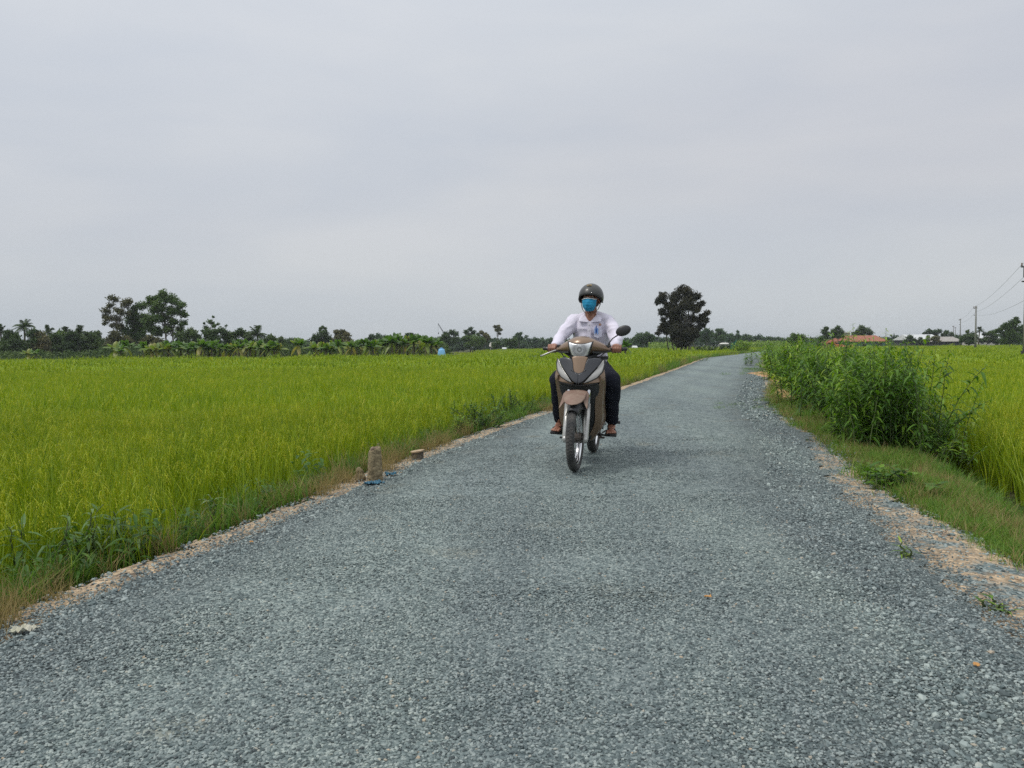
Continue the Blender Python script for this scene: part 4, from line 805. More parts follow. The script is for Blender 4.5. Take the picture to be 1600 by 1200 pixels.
house('field_hut', 'small pale roof peeping over the banana row gap', 486, 497, 170, 3, 1.2, .5, M_wallp, M_tin, .1, .1, wins=1, door=False, cat='hut')
# orange mini digger by the brick shed
M_orange = mat('machine_orange', (.55, .17, .06), .5); M_rub = mat('rubber_dark', (.03, .03, .03), .8)
p = at(1312, 545, 185); t = thing('digger', 'small orange digger parked left of the tiled house', 'digger', (p.x, 185, -.45))
q = MB(); q.box((-.9, -.9, .0), (.9, -.45, .55)); q.box((-.9, .45, 0), (.9, .9, .55)); q.build('track', M_rub, t, bevel=.12)
q = MB(); q.loft([[(-1, -.7, z), (.9, -.7, z), (.9, .7, z), (-1, .7, z)] for z in (.6, 1.2)]+[[(-.9, -.65, 1.35), (.2, -.65, 1.35), (.2, .65, 1.35), (-.9, .65, 1.35)]]); q.build('body', M_orange, t, bevel=.05)
q = MB(); q.box((-.2, -.6, 1.36), (.75, .3, 2.1)); q.build('cab', M_glass, t, bevel=.05)
q = MB(); q.tube([(-.8, 0, 1.1), (-2.0, 0, 2.3), (-3.0, 0, 1.6), (-3.1, 0, .7)], [.16, .14, .12, .1], 6); q.build('boom', M_orange, t)
p = at(1326, 545, 183); t = MB()
for k in range(14): t.ell((random.gauss(0, .5), random.gauss(0, .5), .2+.5*math.exp(-k/6)), (.8-.03*k, .7, .45), 10, 6)
o = remesh(t, 'sand_pile', mat('orange_sand', (.60, .30, .15), .95, col2=(.5, .25, .13), bump=.02), None, .07, 6, wr=.08, wfreq=3); o.location = (p.x, 183, -.35); tag(o, 'heap of orange sand in front of the tiled house', 'sand heap')
p = gp(1233, 553); t = MB(); t.ell((0, 0, 0), (1.7, 1.0, .75), 16, 8); t.ell((.9, .3, .1), (1.1, .8, .6), 12, 8); t.ell((-1.1, 0, -.05), (.9, .8, .5), 12, 8)
o = remesh(t, 'earth_mound', mat('mound_earth', (.30, .24, .15), .95, col2=(.2, .19, .1), scale=2, bump=.03, bscale=9), None, .07, 5, wr=.12, wfreq=2.5); p2 = at(1233, 552, 62); o.location = (p2.x, 62, .0); tag(o, 'low mound of brown earth behind the sapling right of the road', 'earth mound')
# blue object at the end of the banana row
p = at(690, 552, 80.5); t = thing('water_tank', 'light blue tapered tank standing at the right end of the banana row', 'tank', (p.x, 80.5, -.42)); t.scale = (1.35, 1.35, 1.15)
q = MB(); q.loft([[(w*math.copysign(abs(math.cos(a))**.4, math.cos(a)), w*.8*math.copysign(abs(math.sin(a))**.4, math.sin(a)), z) for a in np.arange(0, 6.28, .393)] for z, w in ((.3, .33), (.6, .31), (1.0, .24), (1.17, .19))]); q.build('body', M_blue, t, smooth=True)
q = MB(); q.loft([[(w*math.cos(a), w*math.sin(a), z) for a in np.arange(0, 6.28, .393)] for z, w in ((1.17, .11), (1.24, .11), (1.27, .04))]); q.build('cap', M_blue, t, smooth=True)
q = MB(); [q.box((x_-.04, y_-.04, 0), (x_+.04, y_+.04, .3)) for x_ in (-.22, .22) for y_ in (-.18, .18)]; q.box((-.3, -.24, .26), (.3, .24, .3)); q.build('stand', M_bark, t)
# crane
M_steel = mat('crane_steel', (.10, .10, .11), .6); a = at(684.5, 505.5, 285); b_ = at(694, 527, 285); t = thing('crane', 'thin dark crane boom slanting above the far wood left of centre', 'crane', (b_.x+3, 285, -.4))
a -= t.location; b_ -= t.location; base = Vector((0, 0, 1.4)); q = MB(); d = (a-base).normalized(); sx = Vector((d.z, 0, -d.x)).normalized()*.24; sy = Vector((0, .24, 0)); cs = [sx+sy, sx-sy, -sx-sy, -sx+sy]
for c in cs: q.tube([base+c, a+c*.4], [.07, .05], 4)
for i in range(22):
    u0, u1 = i/22, (i+1)/22; p0, p1 = base.lerp(a, u0), base.lerp(a, u1)
    for k in range(4): q.tube([p0+cs[k]*(1-.6*u0), p1+cs[(k+1) % 4]*(1-.6*u1)], .04, 3, cap=False)
q.build('boom', M_steel, t); q = MB(); q.box((-1.2, -1, .9), (2.4, 1, 2.6)); q.build('cab', M_steel, t, bevel=.1); q = MB(); q.box((-2, -1.4, 0), (2.4, -.8, .9)); q.box((-2, .8, 0), (2.4, 1.4, .9)); q.build('track', M_rub, t, bevel=.15)
q = MB(); q.tube([a, a+Vector((.1, 0, -3.4))], .03, 4); q.ell(a+Vector((.1, 0, -3.5)), (.2, .2, .3), 8, 6); q.build('hook_cable', M_steel, t)
# white canopy, green net and flowering bushes by the road bend
p = at(1131.5, 545, 118); t = thing('canopy', 'small white canopy on posts beside the flowering bushes at the bend', 'canopy', (p.x, 118, -.1)); M_cloth = mat('canopy_white', (.78, .77, .72), .8)
q = MB(); q.loft([[(x_*w, y_*w, z) for x_, y_ in ((-.6, -.55), (.6, -.55), (.6, .55), (-.6, .55))] for z, w in ((1.22, 1), (1.30, 1), (1.42, .7), (1.46, .35))]); q.build('roof', M_cloth, t, smooth=False)
for x_ in (-.5, .5):
    for y_ in (-.42, .42): q = MB(); q.tube([(x_, y_, 0), (x_, y_, 1.24)], .03, 6); q.build('post', M_bark, t)
M_net = mat('net_teal', (.03, .26, .19), .8); p = at(1143, 545, 116); t = thing('net_frame', 'teal green net stretched on leaning poles right of the white canopy', 'net', (p.x, 116, -.1))
q = MB(); A = [Vector((-.35, 0, .2)), Vector((.25, .1, .1)), Vector((.75, .05, 1.75)), Vector((.05, -.05, 1.3))]
for k in range(15):
    u = k/14; q.tube([A[0].lerp(A[3], u), A[1].lerp(A[2], u)], .014, 3); q.tube([A[0].lerp(A[1], u), A[3].lerp(A[2], u)], .014, 3)
q.build('netting', M_net, t)
for a_, b_ in ((0, 3), (1, 2)): q = MB(); q.tube([A[a_]-Vector((0, 0, .2)), A[b_]+Vector((0, 0, .15))], .035, 6); q.build('post', M_net, t)
M_flower = mat('petal_white', (.72, .70, .66), .7)
for i, (px_, w, lab) in enumerate([(1100, .9, 'white-flowered bush nearest the tall dark roadside tree'), (1112, .9, 'white-flowered bush in the middle of the flowering clump'), (1122, .8, 'dark flowering bush left of the canopy'), (1131, .8, 'dark flowering bush under the white canopy'), (1092, .7, 'pale low bush at the foot of the tall dark roadside tree')]):
    p = at(px_, 545, 114+i % 2); t = thing('flowering_bush', lab, 'bush', (p.x, p.y, -.2), 0, 'flowering bushes at the road bend'); q = MB(); fl = MB()
    for k in range(5): c = (random.gauss(0, .35), random.gauss(0, .3), random.uniform(.35, .95)); clump(q, c, w*.42, 130, .09, .4)
    for k in range(34): c = Vector((random.gauss(0, .45), random.gauss(-.2, .35), random.uniform(.3, 1.2))); fl.ell(c, (.035, .035, .03), 5, 4)
    q.build('foliage', M_dark if i in (2, 3) else M_mid, t); fl.build('flowers', M_flower, t)['kind'] = 'stuff'
# power poles and wires
M_pole = mat('pole_concrete', (.25, .25, .24), .85, col2=(.17, .17, .165), scale=4); M_wire = mat('wire_black', (.05, .05, .055), .5); M_ins = mat('insulator', (.15, .09, .06), .3)
def pole(label, px_, Y, topz, arms=True):
    p = at(px_, 545, Y); t = thing('power_pole', label, 'power pole', (p.x, Y, -.45), rad(15), 'power poles across the right rice field'); H_ = topz+.45
    q = MB(); q.tube([(0, 0, 0), (0, 0, H_)], [.17, .10], 10); q.build('shaft', M_pole, t, smooth=True); q = MB(); q.tube([(0, 0, 0), (0, 0, .85)], [.27, .25], 8); q.build('footing', M_rub, t)
    for z_ in ((H_-.35, .32), (H_-1.4, .22)): q = MB(); q.box((-z_[1], .1, z_[0]-.05), (z_[1], .2, z_[0]+.05)); q.build('crossarm', M_steel, t)
    for x_ in (-.27, 0, .27): q = MB(); q.loft([[(x_+w*math.cos(a), .15+w*math.sin(a), z) for a in np.arange(0, 6.28, .785)] for z, w in ((H_-.30, .03), (H_-.24, .07), (H_-.18, .04), (H_-.12, .06), (H_-.06, .02))]); q.build('insulator', M_ins, t)
    return t
tops = []
for lab, px_, Y, pt in [('nearest power pole, cut by the right frame edge', 1601.5, 57, 409), ('tallest fully visible power pole in the right rice field', 1524, 121, 478), ('shorter distant power pole left of the tallest visible one', 1500, 193, 498), ('faint far power pole, leftmost of the pole line', 1489.5, 260, 509), ('faintest far power pole, just right of the leftmost one', 1492.5, 300, 511)]:
    z_ = at(px_, pt, Y).z; pole(lab, px_, Y, z_); tops.append(Vector((at(px_, 545, Y).x, Y, z_)))
tops = [Vector((tops[0].x+9, 5, tops[0].z))]+tops
q = MB(); T = thing('transformer', 'grey transformer can fixed near the top of the nearest power pole', 'transformer', (tops[1].x-.15, 56.7, 0)); z_ = at(1599, 425, 57).z
q.loft([[(.24*math.cos(a), .24*math.sin(a), z) for a in np.arange(0, 6.28, .4)] for z in (z_-.4, z_+.35)]); q.build('tank', M_steel, T, smooth=False); q = MB(); q.tube([(0, 0, z_+.35), (0, 0, z_+.55)], [.06, .03], 8); q.build('bushing', M_ins, T)
for w_, (dz, dx, lab) in enumerate([(-.10, -.27, 'upper thin wire'), (-.9, 0, 'middle thin wire'), (-2.6, .2, 'lowest thin wire')]):
    for i in range(3):
        a, b_ = tops[i]+Vector((dx, 0, dz)), tops[i+1]+Vector((dx, 0, dz if i+1 < 2 or w_ < 2 else -1.4)); pts = [a.lerp(b_, k/20)-Vector((0, 0, 4*.45*(k/20)*(1-k/20))) for k in range(21)]
        if i == 2 and w_ == 2: continue
        q = MB(); q.tube(pts, .009, 4); o = q.build('power_wire', M_wire); tag(o, lab+[' running off the right edge from the nearest pole', ' between the nearest pole and the tallest visible pole', ' between the tallest visible pole and the shorter distant one'][i], 'wire', 'wires strung between the power poles')
# bund with a dark edge across the right field
mb = MB(); a = at(1440, 543, 122); b_ = at(1700, 543, 120)
mb.loft([[(a.x+(b_.x-a.x)*u, 121+y_, z_) for y_, z_ in ((-.6, -.5), (-.4, .22), (.4, .22), (.6, -.5))] for u in np.linspace(0, 1, 30)]); tag(mb.build('field_bund', M_ground), kind='structure')

# ------------------------------------------------------------------ roadside bits
def gp3(px_, py_): p = gp(px_, py_); return p
M_postc = mat('old_post', (.33, .27, .16), .95, col2=(.12, .095, .055), scale=38, bump=.008, bscale=60)
p = gp(584, 752); t = MB(); rg = []
for z_, w, d_, o_ in [(-.12, .082, .06, 0), (0, .080, .058, 0), (.1, .076, .056, .003), (.22, .070, .05, .004), (.30, .064, .048, .006), (.34, .058, .045, .006)]:
    rg.append([(o_+w*sx_, d_*sy_, z_+(.02*sx_ if z_ > .33 else 0)) for sx_, sy_ in [(-1, -.8), (-.8, -1), (-.1, -1.05), (.8, -1), (1, -.8), (1, .8), (.8, 1), (0, 1.04), (-.8, 1), (-1, .8)]])
T = thing('marker_post', 'weathered concrete marker post with a broken top at the left road edge', 'post', (p.x, p.y+.05, -.06), .35)
t.loft([[(x_*.74, y_*.8, z*.92) for x_, y_, z in r_] for r_ in rg]); o = remesh(t, 'shaft', M_postc, T, .006, 1, wr=.003, wfreq=30)
q = MB()
for k in range(6): q.ell((random.uniform(-.032, .032), random.uniform(-.025, .025), .305+random.uniform(0, .015)), (.018, .016, .016), 7, 5)
for x_ in (.02, .035): q.tube([(x_, 0, .31), (x_+.005, .0, .355)], .004, 5)
remesh(q, 'broken_top', mat('broken_mortar', (.36, .30, .22), .95, col2=(.18, .12, .09), scale=40), T, .005, 1)
p = gp(566, 750); q = MB(); q.ell((0, 0, 0), (.05, .035, .07), 8, 6); o = remesh(q, 'rubble_stone', M_postc, None, .008, 1, wr=.02, wfreq=12); o.location = (p.x-.03, p.y+.05, .03); tag(o, 'chunk of broken concrete leaning at the foot of the marker post', 'stone')
M_wood = mat('cut_wood', (.52, .40, .26), .8, col2=(.36, .26, .16), scale=30); p = gp(652, 716); T = thing('tree_stump', 'small sawn tree stump with a pale top beside the road', 'stump', (p.x, p.y+.03, -.02), .2)
q = MB(); q.loft([[(w*math.cos(a)*(1+.12*math.sin(3*a)), w*.85*math.sin(a), z) for a in np.arange(0, 6.28, .21)] for z, w in ((-.08, .062), (0, .056), (.05, .055), (.075, .058))]); q.build('bark', M_bark, T, smooth=False)
q = MB(); q.loft([[(w*math.cos(a)*(1+.10*math.sin(3*a)), w*.85*math.sin(a), z+.12*w*math.cos(a)) for a in np.arange(0, 6.28, .42)] for z, w in ((.077, .064), (.090, .066), (.094, .03))]); q.build('cut_top', M_wood, T)
def crumple(name, label, cat, p, sx_, sy_, hz, mt, rz, seed, nx=16, ny=12, holes=.0):
    mb = MB(); vs = []
    for j in range(ny):
        for i in range(nx):
            u, v = i/(nx-1)-.5, j/(ny-1)-.5; w = noise.noise(Vector((u*5+seed, v*5, 0))); vs.append((u*sx_*(1+.5*noise.noise(Vector((v*4, seed, 1)))), v*sy_*(1+.5*noise.noise(Vector((u*4, seed, 5)))), .010+hz*abs(w)+hz*.5*abs(noise.noise(Vector((u*13, v*13+seed, 3))))))
    mb.add(vs, [[j*nx+i, j*nx+i+1, (j+1)*nx+i+1, (j+1)*nx+i] for j in range(ny-1) for i in range(nx-1) if random.random() > holes]); o = mb.build(name, mt); md = o.modifiers.new('t', 'SOLIDIFY'); md.thickness = .002
    o.location = p; o.rotation_euler = (0, 0, rz); return tag(o, label, cat)
crumple('plastic_scrap', 'torn blue plastic scrap lying on the gravel in front of the marker post', 'plastic scrap', gp(583, 757), .13, .10, .028, mat('plastic_blue', (.03, .15, .23), .55, col2=(.02, .09, .14), scale=60), .5, 3)
crumple('plastic_scrap', 'smaller blue plastic shred right of the marker post', 'plastic scrap', gp(611, 744), .09, .045, .035, bpy.data.materials['plastic_blue'], .4, 8, 10, 6)
crumple('paper_wrapper', 'crumpled white wrapper on the gravel at the lower left edge', 'litter', gp(38, 990), .085, .04, .035, mat('paper_white', (.66, .63, .55), .7, col2=(.5, .5, .38), scale=20), .2, 5, 12, 8)
crumple('plastic_bag', 'small white plastic bag caught in the grass under the thicket', 'plastic bag', gp(1333, 645)+Vector((0, 0, .0)), .11, .10, .16, mat('bag_white', (.70, .68, .70), .5), .3, 9, 12, 8)
for i, (px_, py_, lab) in enumerate([(1106, 936, 'tiny orange leaf fragment lying in the middle of the gravel road'), (1526, 1044, 'tiny yellow leaf fragment on the gravel near the lower right corner'), (393, 850, 'small orange leaf fragment near the left sand strip')]):
    o = crumple('fallen_leaf', lab, 'leaf', gp(px_, py_), .028, .018, .012, mat('leaf_orange', (.55, .28, .08), .6) if i == 0 else bpy.data.materials['leaf_orange'], i, i+2, 6, 4)

# ------------------------------------------------------------------ motorcycle (local: x = its left side, y = backwards, z = up; origin under the front axle)
BRZ = mat('bronze_paint', (.25, .165, .105), .34, metal=.3, col2=(.21, .14, .09), scale=5, coat=.35, spec=.5)
BRD = mat('bronze_paint_dusty', (.27, .20, .15), .6, metal=.15, col2=(.20, .12, .09), scale=14)
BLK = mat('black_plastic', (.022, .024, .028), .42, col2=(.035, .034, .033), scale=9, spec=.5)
BLG = mat('satin_black_panel', (.035, .038, .045), .3, col2=(.03, .032, .038), scale=4, coat=.2)
TYR = mat('tyre_rubber', (.035, .036, .038), .85, col2=(.09, .085, .078), scale=10, bump=.002, bscale=80)
ALU = mat('fork_alloy', (.55, .55, .53), .38, metal=.7, col2=(.42, .41, .38), scale=12)
CHR = mat('chrome', (.75, .75, .76), .14, metal=1, var=.05)
SEAT = mat('seat_vinyl', (.02, .02, .021), .5); ENG = mat('engine_metal', (.10, .09, .08), .55, metal=.5, col2=(.06, .045, .035), scale=20)
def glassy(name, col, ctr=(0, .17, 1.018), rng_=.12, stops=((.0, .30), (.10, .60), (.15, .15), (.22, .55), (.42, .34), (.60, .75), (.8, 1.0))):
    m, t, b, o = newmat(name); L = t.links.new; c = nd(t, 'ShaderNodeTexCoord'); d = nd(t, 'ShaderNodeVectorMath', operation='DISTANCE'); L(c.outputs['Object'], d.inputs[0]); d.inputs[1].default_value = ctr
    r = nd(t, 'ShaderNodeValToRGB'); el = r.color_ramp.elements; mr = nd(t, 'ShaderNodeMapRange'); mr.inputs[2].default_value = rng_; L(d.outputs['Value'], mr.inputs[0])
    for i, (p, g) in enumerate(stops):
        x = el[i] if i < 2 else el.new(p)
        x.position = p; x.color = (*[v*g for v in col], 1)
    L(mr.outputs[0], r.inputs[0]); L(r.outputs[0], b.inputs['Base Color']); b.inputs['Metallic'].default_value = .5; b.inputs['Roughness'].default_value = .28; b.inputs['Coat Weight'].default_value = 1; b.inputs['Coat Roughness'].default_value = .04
    w = nd(t, 'ShaderNodeTexNoise'); w.inputs['Scale'].default_value = 60; mp_ = nd(t, 'ShaderNodeMapping'); mp_.inputs['Scale'].default_value = (3, .5, .5); L(c.outputs['Object'], mp_.inputs[0]); L(mp_.outputs[0], w.inputs[0])
    bp = nd(t, 'ShaderNodeBump'); bp.inputs['Distance'].default_value = .0015; L(w.outputs[0], bp.inputs['Height']); L(bp.outputs[0], b.inputs['Normal']); return m
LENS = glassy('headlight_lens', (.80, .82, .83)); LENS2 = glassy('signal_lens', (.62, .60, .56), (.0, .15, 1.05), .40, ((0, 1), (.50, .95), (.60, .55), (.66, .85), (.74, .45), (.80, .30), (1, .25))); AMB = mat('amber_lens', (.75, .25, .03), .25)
bike = thing('motorcycle', 'bronze and black step-through motorcycle ridden toward the camera along the gravel road', 'motorcycle')
P0 = gp(898, 737.5); HEAD = rad(-13); LEAN = rad(1.6)
bike.location = (P0.x, P0.y, .004); bike.rotation_euler = (0, LEAN, HEAD)
def ring(R_, hw, prof_n=10, seg=56, c=(0, 0), rr=None):
    """torus-like tyre section: elliptical profile half width hw, radial half depth rr"""
    rr = rr or hw; rings = []
    for i in range(seg):
        a = 2*PI*i/seg; rings.append([(hw*math.cos(b_), c[0]+(R_+rr*math.sin(b_))*math.cos(a), c[1]+(R_+rr*math.sin(b_))*math.sin(a)) for b_ in [2*PI*k/prof_n for k in range(prof_n)]])
    rings.append(rings[0]); return rings
def wheel(name, parent, yc, R_=.285, hw=.036, zc=.285):
    w = MB(); w.tube([(-.055, yc, zc), (.055, yc, zc)], .045, 14); w.tube([(-.06, yc, zc), (-.05, yc, zc)], .075, 14); w.tube([(-.09, yc, zc), (.09, yc, zc)], .009, 8)
    w = w.build(name, ENG, parent, smooth=False)
    t = MB(); t.loft(ring(R_-.036, hw, 14, 60, (yc, zc), .036), cap=False)
    for i in range(60):                     # tread blocks
        a = 2*PI*i/60; da = .022
        for sgn, off in ((-1, 0), (1, .05)):
            A = [(sgn*x_, yc+(R_+h)*math.cos(a+off+q), zc+(R_+h)*math.sin(a+off+q)) for x_, h, q in ((.004, .0015, -da), (.026, -.010, -da+.02), (.026, -.010, da+.02), (.004, .0015, da))]
            B_ = [(p[0], yc+(p[1]-yc)*.985, zc+(p[2]-zc)*.985) for p in A]; t.loft([B_, A])
    t.build('tyre', TYR, w, smooth=True)
    r = MB(); r.loft(ring(R_-.068, .026, 10, 56, (yc, zc), .009), cap=False); r.build('rim', CHR, w, smooth=True)
    s_ = MB()
    for i in range(36):
        a = 2*PI*i/36; b_ = a+(.34 if i % 2 else -.34); x_ = .035 if i % 4 < 2 else -.035; s_.tube([(x_, yc+.045*math.cos(b_), zc+.045*math.sin(b_)), (x_*.2, yc+(R_-.07)*math.cos(a), zc+(R_-.07)*math.sin(a))], .0017, 4)
    s_.build('spokes', CHR, w); return w
# steering assembly is turned a little to the rider's right
STEER = rad(-1.5); ST0 = Vector((0, .36, .9)); AX = Vector((0, math.sin(rad(26)), math.cos(rad(26))))
STM = Matrix.Translation(ST0) @ Matrix.Rotation(STEER, 4, AX) @ Matrix.Translation(-ST0)
def steered(o): o.matrix_local = STM; return o
steered(wheel('front_wheel', bike, 0)); wheel('rear_wheel', bike, 1.235, .285, .044)
for s_ in (-1, 1):
    q = MB(); x_ = .086*s_; q.tube([(x_, -.005, .262), (x_, .0, .285), (x_, .045, .40), (x_, .11, .56)], [.021, .026, .0255, .025], 14); q.tube([(x_*.62, .0, .285), (x_*1.28, .0, .285)], .015, 10); q.ell((x_, -.012, .27), (.024, .022, .03), 10, 8)
    o = q.build('fork_leg', ALU, bike, smooth=True); steered(o); q = MB(); q.tube([(x_, .10, .54), (x_, .24, .84)], .017, 12); q.build('fork_tube', CHR, o, smooth=True)
# front mudguard
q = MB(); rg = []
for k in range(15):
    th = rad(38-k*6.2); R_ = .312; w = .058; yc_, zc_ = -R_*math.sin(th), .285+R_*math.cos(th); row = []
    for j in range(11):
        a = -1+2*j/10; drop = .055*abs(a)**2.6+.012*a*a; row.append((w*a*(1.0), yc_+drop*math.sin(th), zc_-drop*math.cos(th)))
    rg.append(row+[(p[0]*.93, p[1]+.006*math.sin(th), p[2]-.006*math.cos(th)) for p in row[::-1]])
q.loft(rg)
o = q.build('mudguard_shade_arch', BLK, bike, smooth=True); steered(o)  # inner arch coloured black to stand for the shade under the mudguard lip
def yf(x_, z): return .075+.42*max(z-.74, 0)*.9+(.74-z if z < .74 else 0)*.55+1.75*x_*x_
def panel(name, outs, m_, parent, lift=0, th=.02, fy=yf, sub=1, shrink=(1, .985, .9, .72, .45, .2)):
    """shell panel: front-view outline (x, z) laid on the curved nose, rounded edge, real thickness"""
    q = MB()
    for out_ in outs:
        P = []
        for i in range(len(out_)):
            a, b_ = Vector(out_[i]), Vector(out_[(i+1) % len(out_)])
            n = max(1, int((b_-a).length/.018)); P += [a.lerp(b_, k/n) for k in range(n)]
        c = sum(P, Vector((0, 0)))/len(P); rg = [[(c.x+(p.x-c.x)*f, fy(c.x+(p.x-c.x)*f, c.y+(p.y-c.y)*f)+th-lift, c.y+(p.y-c.y)*f) for p in P] for f in (.2, .985)]
        for i, f in enumerate(shrink): rg.append([(c.x+(p.x-c.x)*f, fy(c.x+(p.x-c.x)*f, c.y+(p.y-c.y)*f)-lift+(.006, .001, 0, 0, 0, 0)[i], c.y+(p.y-c.y)*f) for p in P])
        q.loft(rg)
    return q.build(name, m_, parent, smooth=True)
mir = lambda o_: [(-x_, z) for x_, z in o_][::-1]
lobe = [(0, .678), (.086, .672), (.107, .650), (.113, .59), (.119, .532), (.098, .562), (.072, .605), (.03, .622), (0, .62)]
MUDG = steered(panel('front_mudguard', [[(-.094, .668), (-.05, .678), (0, .681), (.05, .678), (.094, .668), (.092, .62), (.074, .592), (.045, .576), (0, .570), (-.045, .576), (-.074, .592), (-.092, .62)]], BRD, bike, lift=0, th=.04, fy=lambda x_, z: -.190+(z-.575)*1.25+5.5*x_*x_+14*max(0, z-.64)**1.5))
o = panel('mudguard_lobe', [lobe, mir(lobe)], BRD, MUDG, lift=0, th=.03, fy=lambda x_, z: -.125+(z-.575)*1.35+3.2*x_*x_)
# leg shield core
def rbox(hw, y0, y1, z, e_=.45, n=28): return [(hw*math.copysign(abs(math.cos(a))**e_, math.cos(a)), (y0+y1)/2+(y1-y0)/2*math.copysign(abs(math.sin(a))**e_, math.sin(a)), z) for a in np.linspace(0, 2*PI, n, endpoint=False)]
q = MB(); q.loft([rbox(*a) for a in [(.06, .40, .50, .20), (.10, .36, .53, .25), (.135, .32, .48, .33), (.15, .27, .42, .44), (.16, .22, .36, .55), (.172, .17, .33, .64), (.178, .125, .30, .71), (.170, .13, .29, .80), (.155, .165, .29, .88), (.12, .21, .29, .935)]])
q.build('leg_shield', BLK, bike, smooth=True)
# bronze side panels wrapping round the legs
for s_ in (-1, 1):
    q = MB(); rg = []
    for z, xo, yf_, yb in [(.215, .088, .40, .50), (.27, .135, .36, .60), (.35, .178, .31, .66), (.43, .196, .27, .60), (.50, .190, .245, .50), (.60, .196, .21, .43), (.70, .208, .17, .38), (.765, .212, .14, .33), (.80, .205, .14, .28)]:
        rg.append([(s_*(xo-.022-.042*min(1, max(0, (.78-z)/.1))), yf_-.012, z), (s_*(xo-.006), yf_+.012, z), (s_*xo, yf_+.035, z), (s_*(xo+.006), (yf_+yb)/2, z+.0), (s_*(xo-.004), yb, z), (s_*(xo-.018), yb-.005, z), (s_*(xo-.014), (yf_+yb)/2, z), (s_*(xo-.034), yf_+.02, z)])
    q.loft(rg); q.build('side_panel', BRZ, bike, smooth=False, bevel=.003, subsurf=1)
# nose: bronze cheeks, clear turn signals, black chevron, bronze tongue
cheek = [(.035, .735), (.09, .775), (.15, .812), (.205, .855), (.216, .80), (.212, .755), (.17, .745), (.10, .73), (.05, .715)]
panel('nose_cheek', [cheek, mir(cheek)], BRZ, bike, lift=-.006)
sig = [(.045, .733), (.10, .80), (.15, .86), (.182, .915), (.196, .935), (.203, .895), (.192, .835), (.155, .785), (.10, .755)]
sgb = [(.120+(x_-.120)*1.13, .835+(z-.835)*1.08) for x_, z in sig]
panel('signal_bezel', [sgb, mir(sgb)], BLK, bike, lift=.002)
for o_ in (sig, mir(sig)): panel('turn_signal', [o_], LENS2, bike, lift=.008)
wing = [(0, .725), (.045, .752), (.10, .812), (.155, .878), (.183, .925), (.172, .945), (.12, .950), (.070, .940), (.055, .905), (.048, .85), (.030, .822), (0, .818)]
wl = wing+[(-x_, z) for x_, z in wing[1:-1]][::-1]
for o_ in (wing, mir(wing)): pass
q = panel('nose_panel', [wing, mir(wing)], BLG, bike, lift=.018, shrink=(1, .985, .9, .72, .45, .2))
tong = [(-.068, .955), (-.056, .905), (-.047, .85), (-.030, .815), (0, .805), (.030, .815), (.047, .85), (.056, .905), (.068, .955), (.03, .962), (-.03, .962)]
panel('nose_tongue', [tong], BRZ, bike, lift=.014)
q = MB()
for s_ in (-1, 1):
    for z in (.70, .675, .65, .625): q.loft([[(s_*(.10+.02*k), yf(.1, z)+.02+.014*k+dy, z+.008*k+dz) for dy, dz in ((0, 0), (.03, .0), (.03, .012), (0, .010))] for k in range(5)])
q.build('vent_fins', BLG, bike)
q = MB(); q.loft([[(x_, yf(x_*.8, .72)+.0, .712+.02*abs(x_)/.16+dz) for dz in (0, .007)]+[(x_, yf(x_*.8, .72)+.05, .712+.02*abs(x_)/.16+dz) for dz in (.007, 0)] for x_ in np.linspace(-.16, .16, 17)]); q.build('beak_lip', BLK, bike)
# handlebar cowl, headlight, bars
hb = MB(); rg = []
for x_, z0, z1, y0, y1 in [(-.248, 1.000, 1.028, .355, .40), (-.215, .990, 1.052, .33, .41), (-.172, .985, 1.078, .285, .41), (-.125, .985, 1.103, .24, .41), (-.085, .975, 1.125, .205, .41), (-.045, .955, 1.138, .188, .41), (0, .950, 1.143, .18, .41), (.045, .955, 1.138, .188, .41), (.085, .975, 1.125, .205, .41), (.125, .985, 1.103, .24, .41), (.172, .985, 1.078, .285, .41), (.215, .990, 1.052, .33, .41), (.248, 1.000, 1.028, .355, .40)]:
    hz_ = z1-z0; rg.append([(x_, y1, z0), (x_, y1, z0+hz_*.55), (x_, (y0+y1)*.5+.02, z1-.002), (x_, (y0*1.3+y1*.7)*.5, z1-.004-hz_*.03), (x_, y0+.02, z0+hz_*.80), (x_, y0, z0+hz_*.50), (x_, y0+.012, z0+hz_*.22), (x_, y0+.06, z0)])
hb.loft(rg); cowl = steered(hb.build('handlebar_cowl', BRZ, bike, smooth=True, subsurf=1))
hf = lambda x_, z: .186+2.4*x_*x_+.25*(1.03-z)*0+.5*max(0, z-1.05)
hl = [(-.100, 1.082), (-.05, 1.066), (0, 1.062), (.05, 1.066), (.100, 1.082), (.088, 1.03), (.068, .972), (.045, .957), (0, .951), (-.045, .957), (-.068, .972), (-.088, 1.03)]
hbz = [(x_*1.13, 1.02+(z-1.02)*1.14) for x_, z in hl]
steered(panel('headlight_bezel', [hbz], BLK, bike, lift=.019, fy=hf)); steered(panel('headlight', [hl], LENS, bike, lift=.026, fy=hf))
low = [(-.17, 1.0), (-.10, 1.0), (-.085, .95), (-.05, .935), (0, .93), (.05, .935), (.085, .95), (.10, 1.0), (.17, 1.0), (.15, .965), (.09, .925), (0, .90), (-.09, .925), (-.15, .965)]
q = MB(); q.loft([rbox(.07, .22, .36, .90, .8), rbox(.115, .235, .38, .955, .8), rbox(.165, .27, .40, .985, .8)]); steered(q.build('cowl_underside', BLK, bike, smooth=True))
